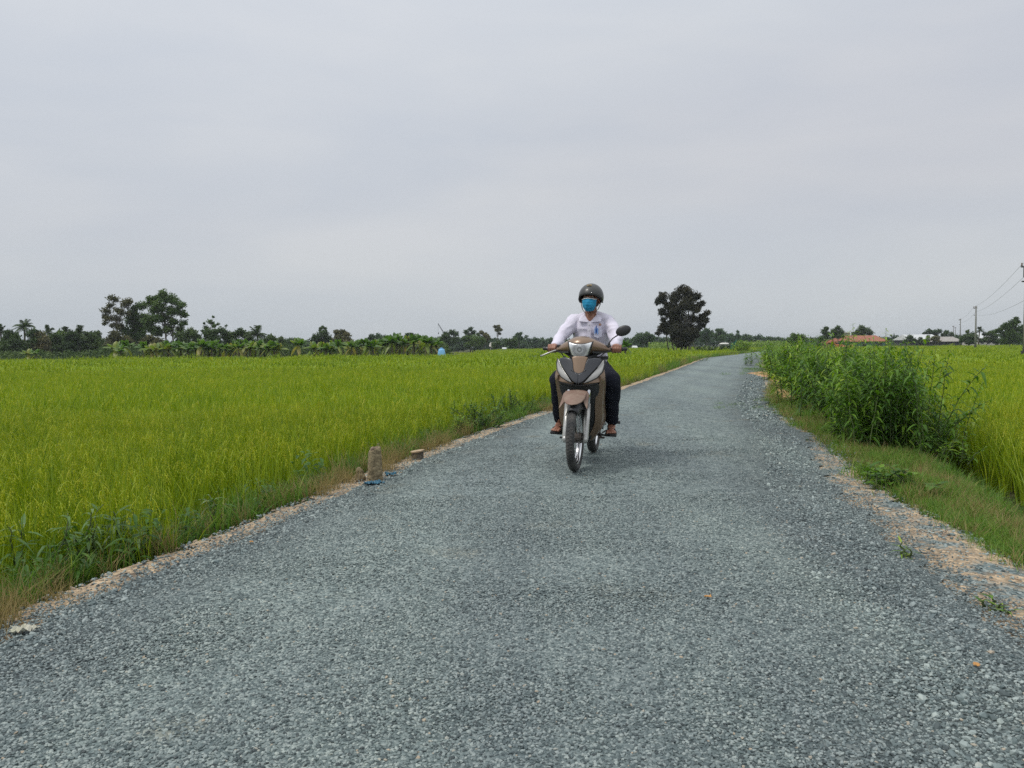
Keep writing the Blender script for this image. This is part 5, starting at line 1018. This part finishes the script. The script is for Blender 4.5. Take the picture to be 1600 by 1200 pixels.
q = MB(); q.loft([[(s_*x_, y_+dy, z+dz) for dy, dz in ((0, 0), (.0, .016), (.03, .018), (.03, 0))] for s_ in (1,) for x_, y_, z in ((.245, .35, .998), (.19, .31, .985), (.13, .24, .985), (.105, .215, .99))]); q.loft([[(-x_, y_+dy, z+dz) for dy, dz in ((0, 0), (.0, .016), (.03, .018), (.03, 0))] for x_, y_, z in ((.245, .35, .998), (.19, .31, .985), (.13, .24, .985), (.105, .215, .99))]); steered(q.build('cowl_trim', BLK, bike))
bar = MB(); bar.tube([(-.345, .435, 1.022), (-.22, .40, 1.018), (-.1, .36, 1.015), (.1, .36, 1.015), (.22, .40, 1.018), (.345, .435, 1.022)], .011, 10); bar = steered(bar.build('handlebar', BLK, bike, smooth=True))
for s_ in (-1, 1):
    q = MB(); q.tube([(s_*.235, .405, 1.018), (s_*.34, .434, 1.022), (s_*.348, .436, 1.022)], [.0175, .0175, .014], 12)
    for k in range(7): q.tube([(s_*(.25+.013*k), .409+.0036*k, 1.0185), (s_*(.254+.013*k), .410+.0036*k, 1.0187)], .019, 12)
    q.tube([(s_*.348, .436, 1.022), (s_*.372, .443, 1.023)], .015, 10); steered(q.build('grip', BLK, bike))
    q = MB(); q.ell((s_*.195, .375, 1.032), (.032, .03, .022), 12, 8); q.box((s_*.21-.02, .345, 1.035), (s_*.21+.02, .395, 1.058)); steered(q.build('switch_housing', BLK, bike, bevel=.004))
q = MB(); q.tube([(-.215, .375, 1.012), (-.25, .335, 1.005), (-.30, .315, .985), (-.355, .318, .962), (-.372, .325, .958)], [.008, .0075, .007, .007, .0085], 10); steered(q.build('brake_lever', ALU, bike, smooth=True))
q = MB(); q.tube([(-.20, .36, 1.0), (-.17, .30, .965), (-.10, .25, .93), (-.06, .27, .90)], .0045, 6); q.tube([(-.20, .36, 1.0), (-.15, .29, .94), (-.08, .27, .915)], .0045, 6); q.tube([(.20, .36, 1.0), (.15, .29, .95), (.08, .27, .92)], .0045, 6); steered(q.build('brake_cable', BLK, bike))
q = MB(); q.tube([(.215, .37, 1.03), (.225, .365, 1.075), (.255, .37, 1.115), (.300, .38, 1.145)], [.010, .006, .005, .006], 8); st_ = steered(q.build('mirror_stem', BLK, bike, smooth=True))
q = MB(); q.tube([(.217, .37, 1.018), (.217, .37, 1.045)], .014, 10); q.build('clamp', CHR, st_)
q = MB(); rt = Matrix.Rotation(rad(-20), 3, 'Y'); q.ell((.345, .385, 1.182), (.068, .018, .045), 24, 12, rot=rt); mr = steered(q.build('mirror', BLK, bike, smooth=True))
q = MB(); q.ell((.345, .402, 1.182), (.060, .003, .038), 20, 8, rot=rt); q.build('glass', CHR, mr, smooth=True)
# centre spine, engine, seat, tail, rear end
q = MB(); q.loft([[(x_*w, y_, zc_+z_*h) for x_, z_ in ((-1, -1), (-1.1, 0), (-.8, 1), (0, 1.15), (.8, 1), (1.1, 0), (1, -1))] for y_, zc_, w, h in ((.30, .66, .06, .14), (.42, .56, .065, .12), (.55, .52, .075, .11), (.66, .60, .095, .13), (.78, .64, .12, .12))]); q.build('centre_cover', BRZ, bike, smooth=True, subsurf=1)
q = MB(); q.loft([[(x_*w, y_, zc_+z_*h) for x_, z_ in ((-1, -.6), (-1.05, .3), (-.7, 1), (0, 1.15), (.7, 1), (1.05, .3), (1, -.6), (0, -.8))] for y_, zc_, w, h in ((.60, .745, .06, .02), (.66, .755, .11, .035), (.85, .765, .14, .04), (1.1, .785, .135, .04), (1.3, .80, .11, .035), (1.36, .80, .07, .02))]); q.build('seat', SEAT, bike, smooth=True, subsurf=1)
q = MB(); q.loft([[(x_*w, y_, zc_+z_*h) for x_, z_ in ((-1, -1), (-1.05, .2), (-.8, 1), (.8, 1), (1.05, .2), (1, -1))] for y_, zc_, w, h in ((.66, .62, .09, .10), (.82, .64, .135, .10), (1.05, .68, .14, .09), (1.3, .73, .11, .06), (1.48, .76, .06, .03))]); q.build('tail_body', BRZ, bike, smooth=True, subsurf=1)
q = MB(); q.ell((0, 1.47, .76), (.055, .03, .03), 12, 8); q.build('tail_light', mat('red_lens', (.5, .02, .02), .2), bike, smooth=True)
q = MB(); q.tube([(-.07, .62, .33), (.13, .62, .33)], .085, 16); q.tube([(0, .40, .34), (0, .60, .34)], [.05, .06], 10)
for k in range(7): q.tube([(0, .40+.022*k, .345), (0, .408+.022*k, .345)], .066, 14)
q.box((-.08, .56, .25), (.10, .86, .42)); q.ell((.10, .64, .32), (.045, .10, .08), 14, 10); q.ell((-.09, .62, .32), (.04, .09, .08), 14, 10); q.build('engine', ENG, bike, bevel=.008)
q = MB(); q.tube([(0, .42, .30), (-.05, .44, .22), (-.10, .62, .19), (-.13, .85, .22), (-.15, 1.0, .27)], .017, 10); q.tube([(-.15, .98, .27), (-.155, 1.08, .29), (-.16, 1.45, .37)], [.03, .045, .042], 14); q.build('exhaust', CHR, bike, smooth=True)
q = MB(); q.tube([(-.245, .70, .235), (.245, .70, .235)], .009, 8); pg = q.build('foot_peg_bar', BLK, bike)
for s_ in (-1, 1): q = MB(); q.tube([(s_*.17, .70, .240), (s_*.275, .70, .240)], [.018, .02], 8); q.build('foot_peg', BLK, bike, bevel=.003)
q = MB(); q.tube([(.13, .60, .25), (.16, .52, .235), (.165, .45, .24)], .007, 6); q.box((.145, .43, .235), (.195, .46, .25)); q.tube([(.16, .60, .27), (.17, .80, .27)], .007, 6); q.build('gear_lever', ENG, bike)
q = MB(); q.tube([(-.15, .70, .24), (-.17, .52, .20), (-.175, .44, .225)], .007, 6); q.box((-.205, .42, .22), (-.15, .455, .235)); q.build('brake_pedal', BLK, bike)
q = MB(); q.tube([(.28, .98, .33), (.17, .96, .33)], .015, 8); q.tube([(.17, .96, .33), (.12, .9, .38)], .012, 8); q.tube([(-.26, .98, .33), (-.15, .96, .33)], .015, 8); q.build('rear_foot_peg', BLK, bike)
q = MB(); q.tube([(.10, .72, .26), (.12, .95, .21), (.12, 1.0, .20)], .010, 8); q.build('side_stand', BLK, bike)
for s_ in (-1, 1):
    q = MB(); q.tube([(s_*.11, .72, .32), (s_*.11, 1.235, .285)], .016, 8); q.build('swing_arm', BLK, bike)
    q = MB(); q.tube([(s_*.12, 1.2, .32), (s_*.115, 1.08, .62)], .016, 10)
    for k in range(9): q.tube([(s_*(.12-.0003*k), 1.19-.011*k, .35+.028*k), (s_*(.12-.0003*k), 1.186-.011*k, .362+.028*k)], .027, 12)
    q.build('shock_absorber', CHR, bike)
q = MB(); rg = []
for k in range(14):
    th = rad(-40+k*11); R_ = .325; row = [(.062*a, 1.235+R_*math.sin(th), .285+R_*math.cos(th)-.02*a*a) for a in np.linspace(-1, 1, 7)]; rg.append(row+[(p[0], p[1]-.005*math.sin(th), p[2]-.005*math.cos(th)) for p in row[::-1]])
q.loft(rg); q.build('rear_mudguard', BLK, bike, smooth=True)
q = MB(); q.box((-.085, 1.60, .46), (.085, 1.605, .60)); q.build('number_plate', mat('plate_white', (.7, .7, .7), .5), bike)

# ------------------------------------------------------------------ rider
SKIN = mat('skin', (.34, .165, .105), .5, col2=(.29, .13, .085), scale=14, bump=.0008, bscale=90); SKIN.node_tree.nodes['Principled BSDF'].inputs['Subsurface Weight'].default_value = .1; SKIN.node_tree.nodes['Principled BSDF'].inputs['Subsurface Radius'].default_value = (.02, .008, .004)
SHIRT = mat('shirt_cotton', (.74, .70, .80), .85, col2=(.69, .66, .76), scale=3, spec=.1, bump=.002, bscale=9)
TROU = mat('trouser_cloth', (.012, .014, .022), .9, col2=(.018, .02, .03), scale=8, spec=.15, bump=.003, bscale=14)
HELM = mat('helmet_shell', (.030, .032, .030), .40, col2=(.042, .043, .040), scale=7, coat=.25); MASK = mat('mask_blue', (.02, .33, .56), .8, col2=(.015, .25, .46), scale=16, bump=.006, bscale=22)
HAIR = mat('hair', (.012, .011, .010), .6); STRAP = mat('strap_black', (.015, .015, .016), .6); GOLD = mat('gold_print', (.55, .38, .14), .5)
man = thing('person', 'rider in a white long-sleeved shirt, black trousers, dark helmet and blue face mask', 'person')
man.location = bike.location; man.rotation_euler = bike.rotation_euler
HC = Vector((.002, .790, 1.470)); HR = Matrix.Rotation(rad(-7), 3, 'Z')       # head centre, turned slightly to his right
hh = lambda x_, y_, z: HC+HR @ Vector((x_, y_, z))
b = MB()
b.ell(HC+Vector((0, .01, .02)), (.076, .095, .105), 20, 14, rot=HR)
b.ell(hh(0, -.035, -.045), (.058, .055, .068), 16, 12, rot=HR); b.capsule(hh(0, -.055, -.085), hh(0, -.045, -.075), .030, .034)      # jaw, chin
b.capsule(hh(0, -.086, .02), hh(0, -.098, -.018), .009, .012); b.capsule(hh(-.035, -.078, .03), hh(.035, -.078, .03), .012, .012)     # nose, brow
for s_ in (-1, 1): b.ell(hh(.080*s_, .005, -.005), (.010, .020, .032), 10, 8, rot=HR); b.ell(hh(.042*s_, -.062, -.015), (.022, .02, .022), 10, 8)
b.capsule((0, .845, 1.28), HC+Vector((0, .015, -.06)), .060, .054); bt = MB()
bt.capsule((0, .90, .84), (0, .885, 1.10), .115, .12, fl=(1.1, .8)); bt.capsule((0, .885, 1.08), (0, .865, 1.27), .12, .13, fl=(1.15, .78)); bt.capsule((-.11, .865, 1.315), (.11, .865, 1.315), .065, .065); bt.ell((0, .790, 1.345), (.045, .040, .065), 12, 8); b.merge(bt.low())
SHO = lambda s_: Vector((.172*s_, .865, 1.275)); ELB = lambda s_: Vector((.258*s_, .660, 1.10)); HAND = lambda s_: STM @ Vector((.288*s_, .418, 1.020))
KNEE = lambda s_: Vector((.235*s_, .50, .735)); ANK = {1: Vector((.222, .745, .345)), -1: Vector((-.258, .745, .345))}
for s_ in (-1, 1):
    wr_ = HAND(s_)+Vector((-.012*s_, .075, .035)); b.capsule(SHO(s_), ELB(s_), .052, .041); b.capsule(ELB(s_), wr_, .040, .026)
    H0 = HAND(s_); b.capsule(wr_, H0+Vector((-.010*s_, .02, .030)), .026, .028, fl=(1.25, .7))
    for k, (dx, ln, rr) in enumerate(((-.030, .95, .0095), (-.010, 1.05, .0102), (.011, 1.0, .0098), (.031, .85, .0085))):
        x_ = H0.x+dx*s_*1.0+.001; yb = H0.y+dx*.27
        kn = [Vector((x_, yb+.022, H0.z+.034)), Vector((x_, yb-.014, H0.z+.032)), Vector((x_, yb-.031*ln, H0.z+.006)), Vector((x_, yb-.020*ln, H0.z-.020)), Vector((x_, yb+.004, H0.z-.027))]
        for j in range(4): b.capsule(kn[j], kn[j+1], rr*(1.12-.06*j), rr*(1.06-.06*j), 10)
    tb = [H0+Vector((-.036*s_, .03, .024)), H0+Vector((-.046*s_, .004, .012)), H0+Vector((-.044*s_, -.016, -.010)), H0+Vector((-.034*s_, -.020, -.024))]
    for j in range(3): b.capsule(tb[j], tb[j+1], .0125-.001*j, .0118-.001*j, 10)
    b.capsule((.085*s_, .90, .835), KNEE(s_), .085, .060); b.capsule(KNEE(s_), ANK[s_], .056, .034)
    A = ANK[s_]; tw = -.10*s_; fx = lambda d, o_=0: (A.x+o_-d*tw*0+.10*s_*d, A.y-d)
    b.capsule(A, A+Vector((0, .035, -.045)), .034, .032); b.capsule(A+Vector((0, .0, -.03)), Vector((*fx(.105), A.z-.060)), .032, .024, fl=(1.25, .8)); b.capsule(Vector((*fx(.02), A.z-.058)), Vector((*fx(.125, .012*s_), A.z-.066)), .026, .022, fl=(1.2, .7))
    for k, (dx, ln) in enumerate(((-.032, .178), (-.013, .180), (.004, .172), (.019, .160), (.033, .146))):
        x0 = Vector((*fx(.11, dx*s_), A.z-.068)); x1 = Vector((*fx(ln, dx*s_*1.15), A.z-.073)); b.capsule(x0, x1, .011 if k else .014, .0085 if k else .012, 8)
body = remesh(b, 'body', SKIN, man, .0042, 3)
# shirt
s1 = MB(); s2 = MB()
s2.capsule((0, .90, .86), (0, .885, 1.08), .138, .145, 20, fl=(1.12, .86)); s2.capsule((0, .885, 1.05), (0, .868, 1.26), .142, .148, 20, fl=(1.18, .84)); s2.capsule((-.13, .868, 1.330), (.13, .868, 1.330), .077, .077, 16)
s2.capsule((-.14, .865, 1.345), (-.035, .845, 1.392), .052, .046); s2.capsule((.14, .865, 1.345), (.035, .845, 1.392), .052, .046); s2.capsule((-.035, .87, 1.39), (.035, .87, 1.39), .04, .04); s1.merge(s2.low())
for s_ in (-1, 1):
    wr_ = HAND(s_)+Vector((-.012*s_, .068, .033)); s1.capsule(SHO(s_)+Vector((-.01*s_, 0, 0)), ELB(s_)+Vector((.004*s_, 0, 0)), .071, .060, 16); s1.capsule(ELB(s_)+Vector((.004*s_, 0, 0)), wr_+(ELB(s_)-wr_)*.12, .061, .043, 16); s1.capsule(wr_+(ELB(s_)-wr_)*.16, wr_, .040, .038, 16)
shirt = remesh(s1, 'shirt', SHIRT, man, .0065, 5, wr=.019, wfreq=7)
FR = lambda x_, z: .868-.152*.84*math.sqrt(max(.05, 1-(x_/.2)**2))-.020+(.02 if z > 1.3 else 0)
def patch(name, pts, m_, parent, th=.004, cat=None):
    """small cloth piece from 3-D outline points, given thickness toward the front"""
    q = MB(); n = len(pts); q.loft([[(p[0], p[1], p[2]) for p in pts], [(p[0], p[1]-th, p[2]) for p in pts]]); return q.low().build(name, m_, parent, smooth=False)
for s_ in (-1, 1):
    q = MB(); top_ = [(0.0, .905, 1.418), (.045*s_, .89, 1.418), (.068*s_, .845, 1.410), (.058*s_, .795, 1.392), (.028*s_, .762, 1.352), (.006*s_, .748, 1.318)]
    bot_ = [(0.0, .925, 1.385), (.060*s_, .91, 1.382), (.098*s_, .845, 1.376), (.105*s_, .775, 1.352), (.100*s_, .742, 1.322), (.030*s_, .742, 1.312)]
    q.loft([list(t_) and [t_, u_, (u_[0], u_[1]+.006, u_[2]-.003), (t_[0], t_[1]+.006, t_[2]-.003)] for t_, u_ in zip(top_, bot_)]); q.low().build('collar', SHIRT, shirt, smooth=False, bevel=.0015)
patch('placket', [(-.016, FR(0, 1.2)-.002, 1.31), (.016, FR(0, 1.2)-.002, 1.31), (.016, FR(0, 1.1)-.006, 1.0), (-.016, FR(0, 1.1)-.006, 1.0)], SHIRT, shirt)
q = MB(); [q.ell((0, FR(0, z)-.009, z), (.006, .003, .006), 8, 6) for z in (1.285, 1.225, 1.165, 1.105)]; q.low().build('buttons', mat('button_white', (.7, .7, .72), .3), shirt)
pk = [(.045, 1.245), (.115, 1.245), (.115, 1.165), (.08, 1.150), (.045, 1.165)]; patch('pocket', [(x_, FR(x_, z)-.004, z) for x_, z in pk], mat('pocket_cloth', (.66, .66, .78), .85), shirt)
q = MB(); q.tube([(.066, FR(.066, 1.2)-.012, 1.205), (.067, FR(.066, 1.2)-.012, 1.275)], .0045, 8); pen = q.low().build('pen', mat('pen_blue', (.02, .10, .45), .3), shirt); q = MB(); q.box((.052, FR(.05, 1.2)-.012, 1.19), (.060, FR(.05, 1.2)-.008, 1.262)); q.box((.073, FR(.07, 1.2)-.011, 1.19), (.084, FR(.07, 1.2)-.008, 1.255)); q.low().build('cards', mat('card_blue', (.25, .45, .85), .4), shirt)
q = MB(); q.ell((.098, FR(.098, 1.28)-.006, 1.287), (.013, .003, .013), 12, 6); q.low().build('badge', mat('badge_red', (.22, .07, .06), .4, col2=(.45, .32, .2), scale=150), shirt)
# trousers
t1 = MB(); t1.capsule((-.075, .91, .835), (.075, .91, .835), .115, .115, 18); t1.capsule((0, .905, .86), (0, .90, .93), .135, .135, 18, fl=(1.15, .86))
for s_ in (-1, 1):
    A = ANK[s_]; t1.capsule((.09*s_, .89, .825), KNEE(s_), .108, .090, 18); t1.capsule(KNEE(s_), KNEE(s_).lerp(A, .5), .088, .074, 18); t1.capsule(KNEE(s_).lerp(A, .5), A+Vector((0, .008, .03)), .074, .062, 18)
remesh(t1, 'trousers', TROU, man, .008, 4, wr=.012, wfreq=8, seed=4)
q = MB(); q.loft([[(.165*math.cos(a)*1.0, .902+.130*math.sin(a), z) for a in np.linspace(0, 2*PI, 30, endpoint=False)] for z in (.925, .955)]); q.build('belt', STRAP, man)
# sandals
for s_ in (-1, 1):
    A = ANK[s_]; fx = lambda d, o_=0: (A.x+o_+.10*s_*d, A.y-d); q = MB(); out_ = []
    for d, w in ((-.075, .022), (-.05, .034), (0, .037), (.06, .040), (.11, .048), (.16, .046), (.185, .033), (.198, .012)): out_.append((d, w))
    ol = [Vector((*fx(d, w), 0)) for d, w in out_]+[Vector((*fx(d, -w), 0)) for d, w in out_[::-1]]; q.loft([[(p.x, p.y, A.z-.105+(.0 if 1 else 0)) for p in ol], [(p.x, p.y, A.z-.083) for p in ol]]); sn = q.build('sandal', STRAP, man, bevel=.003)
    q = MB()
    for d, hgt, w in ((.09, .032, .050), (.055, .044, .043), (-.01, .055, .040)):
        q.loft([[(*fx(d+dd, w*math.cos(t_)*k), A.z-.092+(hgt+.022)*math.sin(t_)*k) for dd, k in ((-.010, 1.06), (.010, 1.06), (.010, .98), (-.010, .98))] for t_ in np.linspace(0, PI, 12)])
    q.build('sandal_straps', STRAP, sn)
# helmet: open-face half shell with rim and padding
def shell(r, zb, n=36, m_=12, off=(0, 0, 0), front=1.0):
    vs = []
    for i in range(m_+1):
        for k in range(n):
            a = 2*PI*k/n; fr = max(0, -math.sin(a)); bk = max(0, math.sin(a)); zmin = zb+.018*fr**2-.050*(1-fr)**1.5*(1-bk*.2); th = (PI/2-math.asin(max(-.95, zmin/r[2])))*i/m_ if True else 0
            p = Vector((r[0]*math.sin(th)*math.cos(a), r[1]*math.sin(th)*math.sin(a), r[2]*math.cos(th))); vs.append(tuple(HR @ (p+Vector(off))+HC+Vector((0, .012, .03))))
    return vs, n, m_
q = MB(); A1, n, m_ = shell((.115, .138, .125), .0); B1, _, _ = shell((.105, .128, .115), .0); fs = []
for i in range(m_):
    for k in range(n): fs.append([i*n+k, (i+1)*n+k, (i+1)*n+(k+1) % n, i*n+(k+1) % n])
o_ = len(A1); fs += [[o_+j for j in f[::-1]] for f in fs]; fs += [[m_*n+k, o_+m_*n+k, o_+m_*n+(k+1) % n, m_*n+(k+1) % n] for k in range(n)]
q.add(A1+B1, fs); hel = q.build('helmet', HELM, man, smooth=True)
q = MB(); ed = [Vector(A1[m_*n+k]) for k in range(n)]; q.tube(ed+[ed[0]], .0048, 8, cap=False); q.build('rim_trim', STRAP, hel, smooth=True)
q = MB(); C1, _, _ = shell((.103, .126, .114), -.004); q.add(C1, [[i*n+k, i*n+(k+1) % n, (i+1)*n+(k+1) % n, (i+1)*n+k] for i in range(m_-3, m_) for k in range(n)]); q.build('lining', STRAP, hel)
em = []; 
for k in range(20): a = 2*PI*k/20; em.append((.024*math.cos(a), .008*math.sin(a)))
def onhelm(x_, z_): yy_ = -.1405*math.sqrt(max(0, 1-(x_/.117)**2-((z_)/.127)**2)); return HR @ Vector((x_, yy_, z_))+HC+Vector((0, .012, .03))
q = MB(); base = [onhelm(u*1.0, .102+v) for u, v in em]; q.loft([base, [p+Vector((0, -.0035, .0015)) for p in base]]); q.build('emblem', GOLD, hel)
q = MB(); base = [onhelm(u*.72, .102+v*.5) for u, v in em]; q.loft([[p+Vector((0, -.0030, .001)) for p in base], [p+Vector((0, -.0050, .0022)) for p in base]]); q.build('emblem_centre', HELM, hel)
q = MB(); q.ell(onhelm(.034, .030), (.004, .003, .006), 8, 6); q.build('stud', CHR, hel)
q = MB()
for s_ in (-1, 1): q.loft([[tuple(hh((x_+o_)*s_, y_+d_, z)) for o_, d_ in ((0, -.009), (.003, -.009), (.003, .009), (0, .009))] for x_, y_, z in ((.093, .0, .0), (.088, -.005, -.04), (.072, -.02, -.085), (.038, -.045, -.122), (0, -.055, -.128))])
q.build('chin_strap', STRAP, hel)
# face mask with pleats, loops
q = MB(); rows = []
for j in range(13):
    v = j/12; z = .004-.106*v; rows.append([])
    for i in range(17):
        u = -1+2*i/16; w = .069*(1-.14*v-.55*max(0, v-.55)); x_ = w*u; d = -.122+.060*abs(u)**2.0+.014*abs(v-.4)*2*(1-abs(u))-.0045*abs(((v*3.6) % 1)-.25)*2*(1-abs(u)*.3)-.002*math.sin(u*9+v*6); d += (.022*max(0, v-.75)/.25 if v > .75 else 0)
        rows[-1].append(tuple(hh(x_, d, z+.010*(abs(u)**2)*(v-.4)-.006*(1-u*u)*(v > .9)+.006*(1-abs(u))*(v < .1))))
q.loft([r+[tuple(Vector(p)+Vector((0, .004, 0))) for p in r[::-1]] for r in rows]); mk = q.build('face_mask', MASK, man, smooth=True)
q = MB(); q.tube([Vector(p)+Vector((0, -.001, .002)) for p in rows[0]], .0035, 6); q.build('mask_edge', mat('mask_white', (.75, .8, .82), .7), mk)
for s_ in (-1, 1):
    q = MB(); q.tube([hh(.068*s_, -.058, .008), hh(.080*s_, -.02, .016), hh(.088*s_, .022, .0), hh(.080*s_, .0, -.04), hh(.064*s_, -.052, -.07)], .0018, 6); q.build('ear_loop', bpy.data.materials['mask_white'], mk)
# eyes and hair under the helmet
EYE = mat('eye_white', (.62, .58, .54), .2); IRI = mat('eye_iris', (.02, .012, .01), .15)
for s_ in (-1, 1):
    q = MB(); q.ell(hh(.031*s_, -.080, .022), (.013, .009, .0065), 12, 8); e_ = q.build('eye', EYE, man, smooth=True); q = MB(); q.ell(hh(.030*s_, -.0875, .022), (.0055, .003, .0055), 10, 6); q.build('iris', IRI, e_)
    q = MB(); q.tube([hh(.014*s_, -.094, .036), hh(.032*s_, -.092, .041), hh(.050*s_, -.080, .036)], .0035, 6); q.build('eyebrow', HAIR, man)
q = MB(); q.ell(HC+Vector((0, .022, .015)), (.083, .092, .10), 20, 12, rot=HR); q.build('hair', HAIR, man, smooth=True)

# ------------------------------------------------------------------ air: a pale even haze round the whole scene
HZ = MB(); HZ.box((-2100, -600, -2.0), (2100, 2100, 16)); hz = HZ.build('haze', None or bpy.data.materials.new('haze_air')); hz['kind'] = 'stuff'; hz['label'] = 'thin pale haze over the fields'
hm = hz.data.materials[0]; hm.use_nodes = True; t = hm.node_tree; t.nodes.clear(); o = t.nodes.new('ShaderNodeOutputMaterial'); v = t.nodes.new('ShaderNodeVolumePrincipled'); v.inputs['Color'].default_value = (.80, .85, .92, 1); v.inputs['Density'].default_value = .0003; v.inputs['Anisotropy'].default_value = .2
t.links.new(v.outputs[0], o.inputs['Volume'])
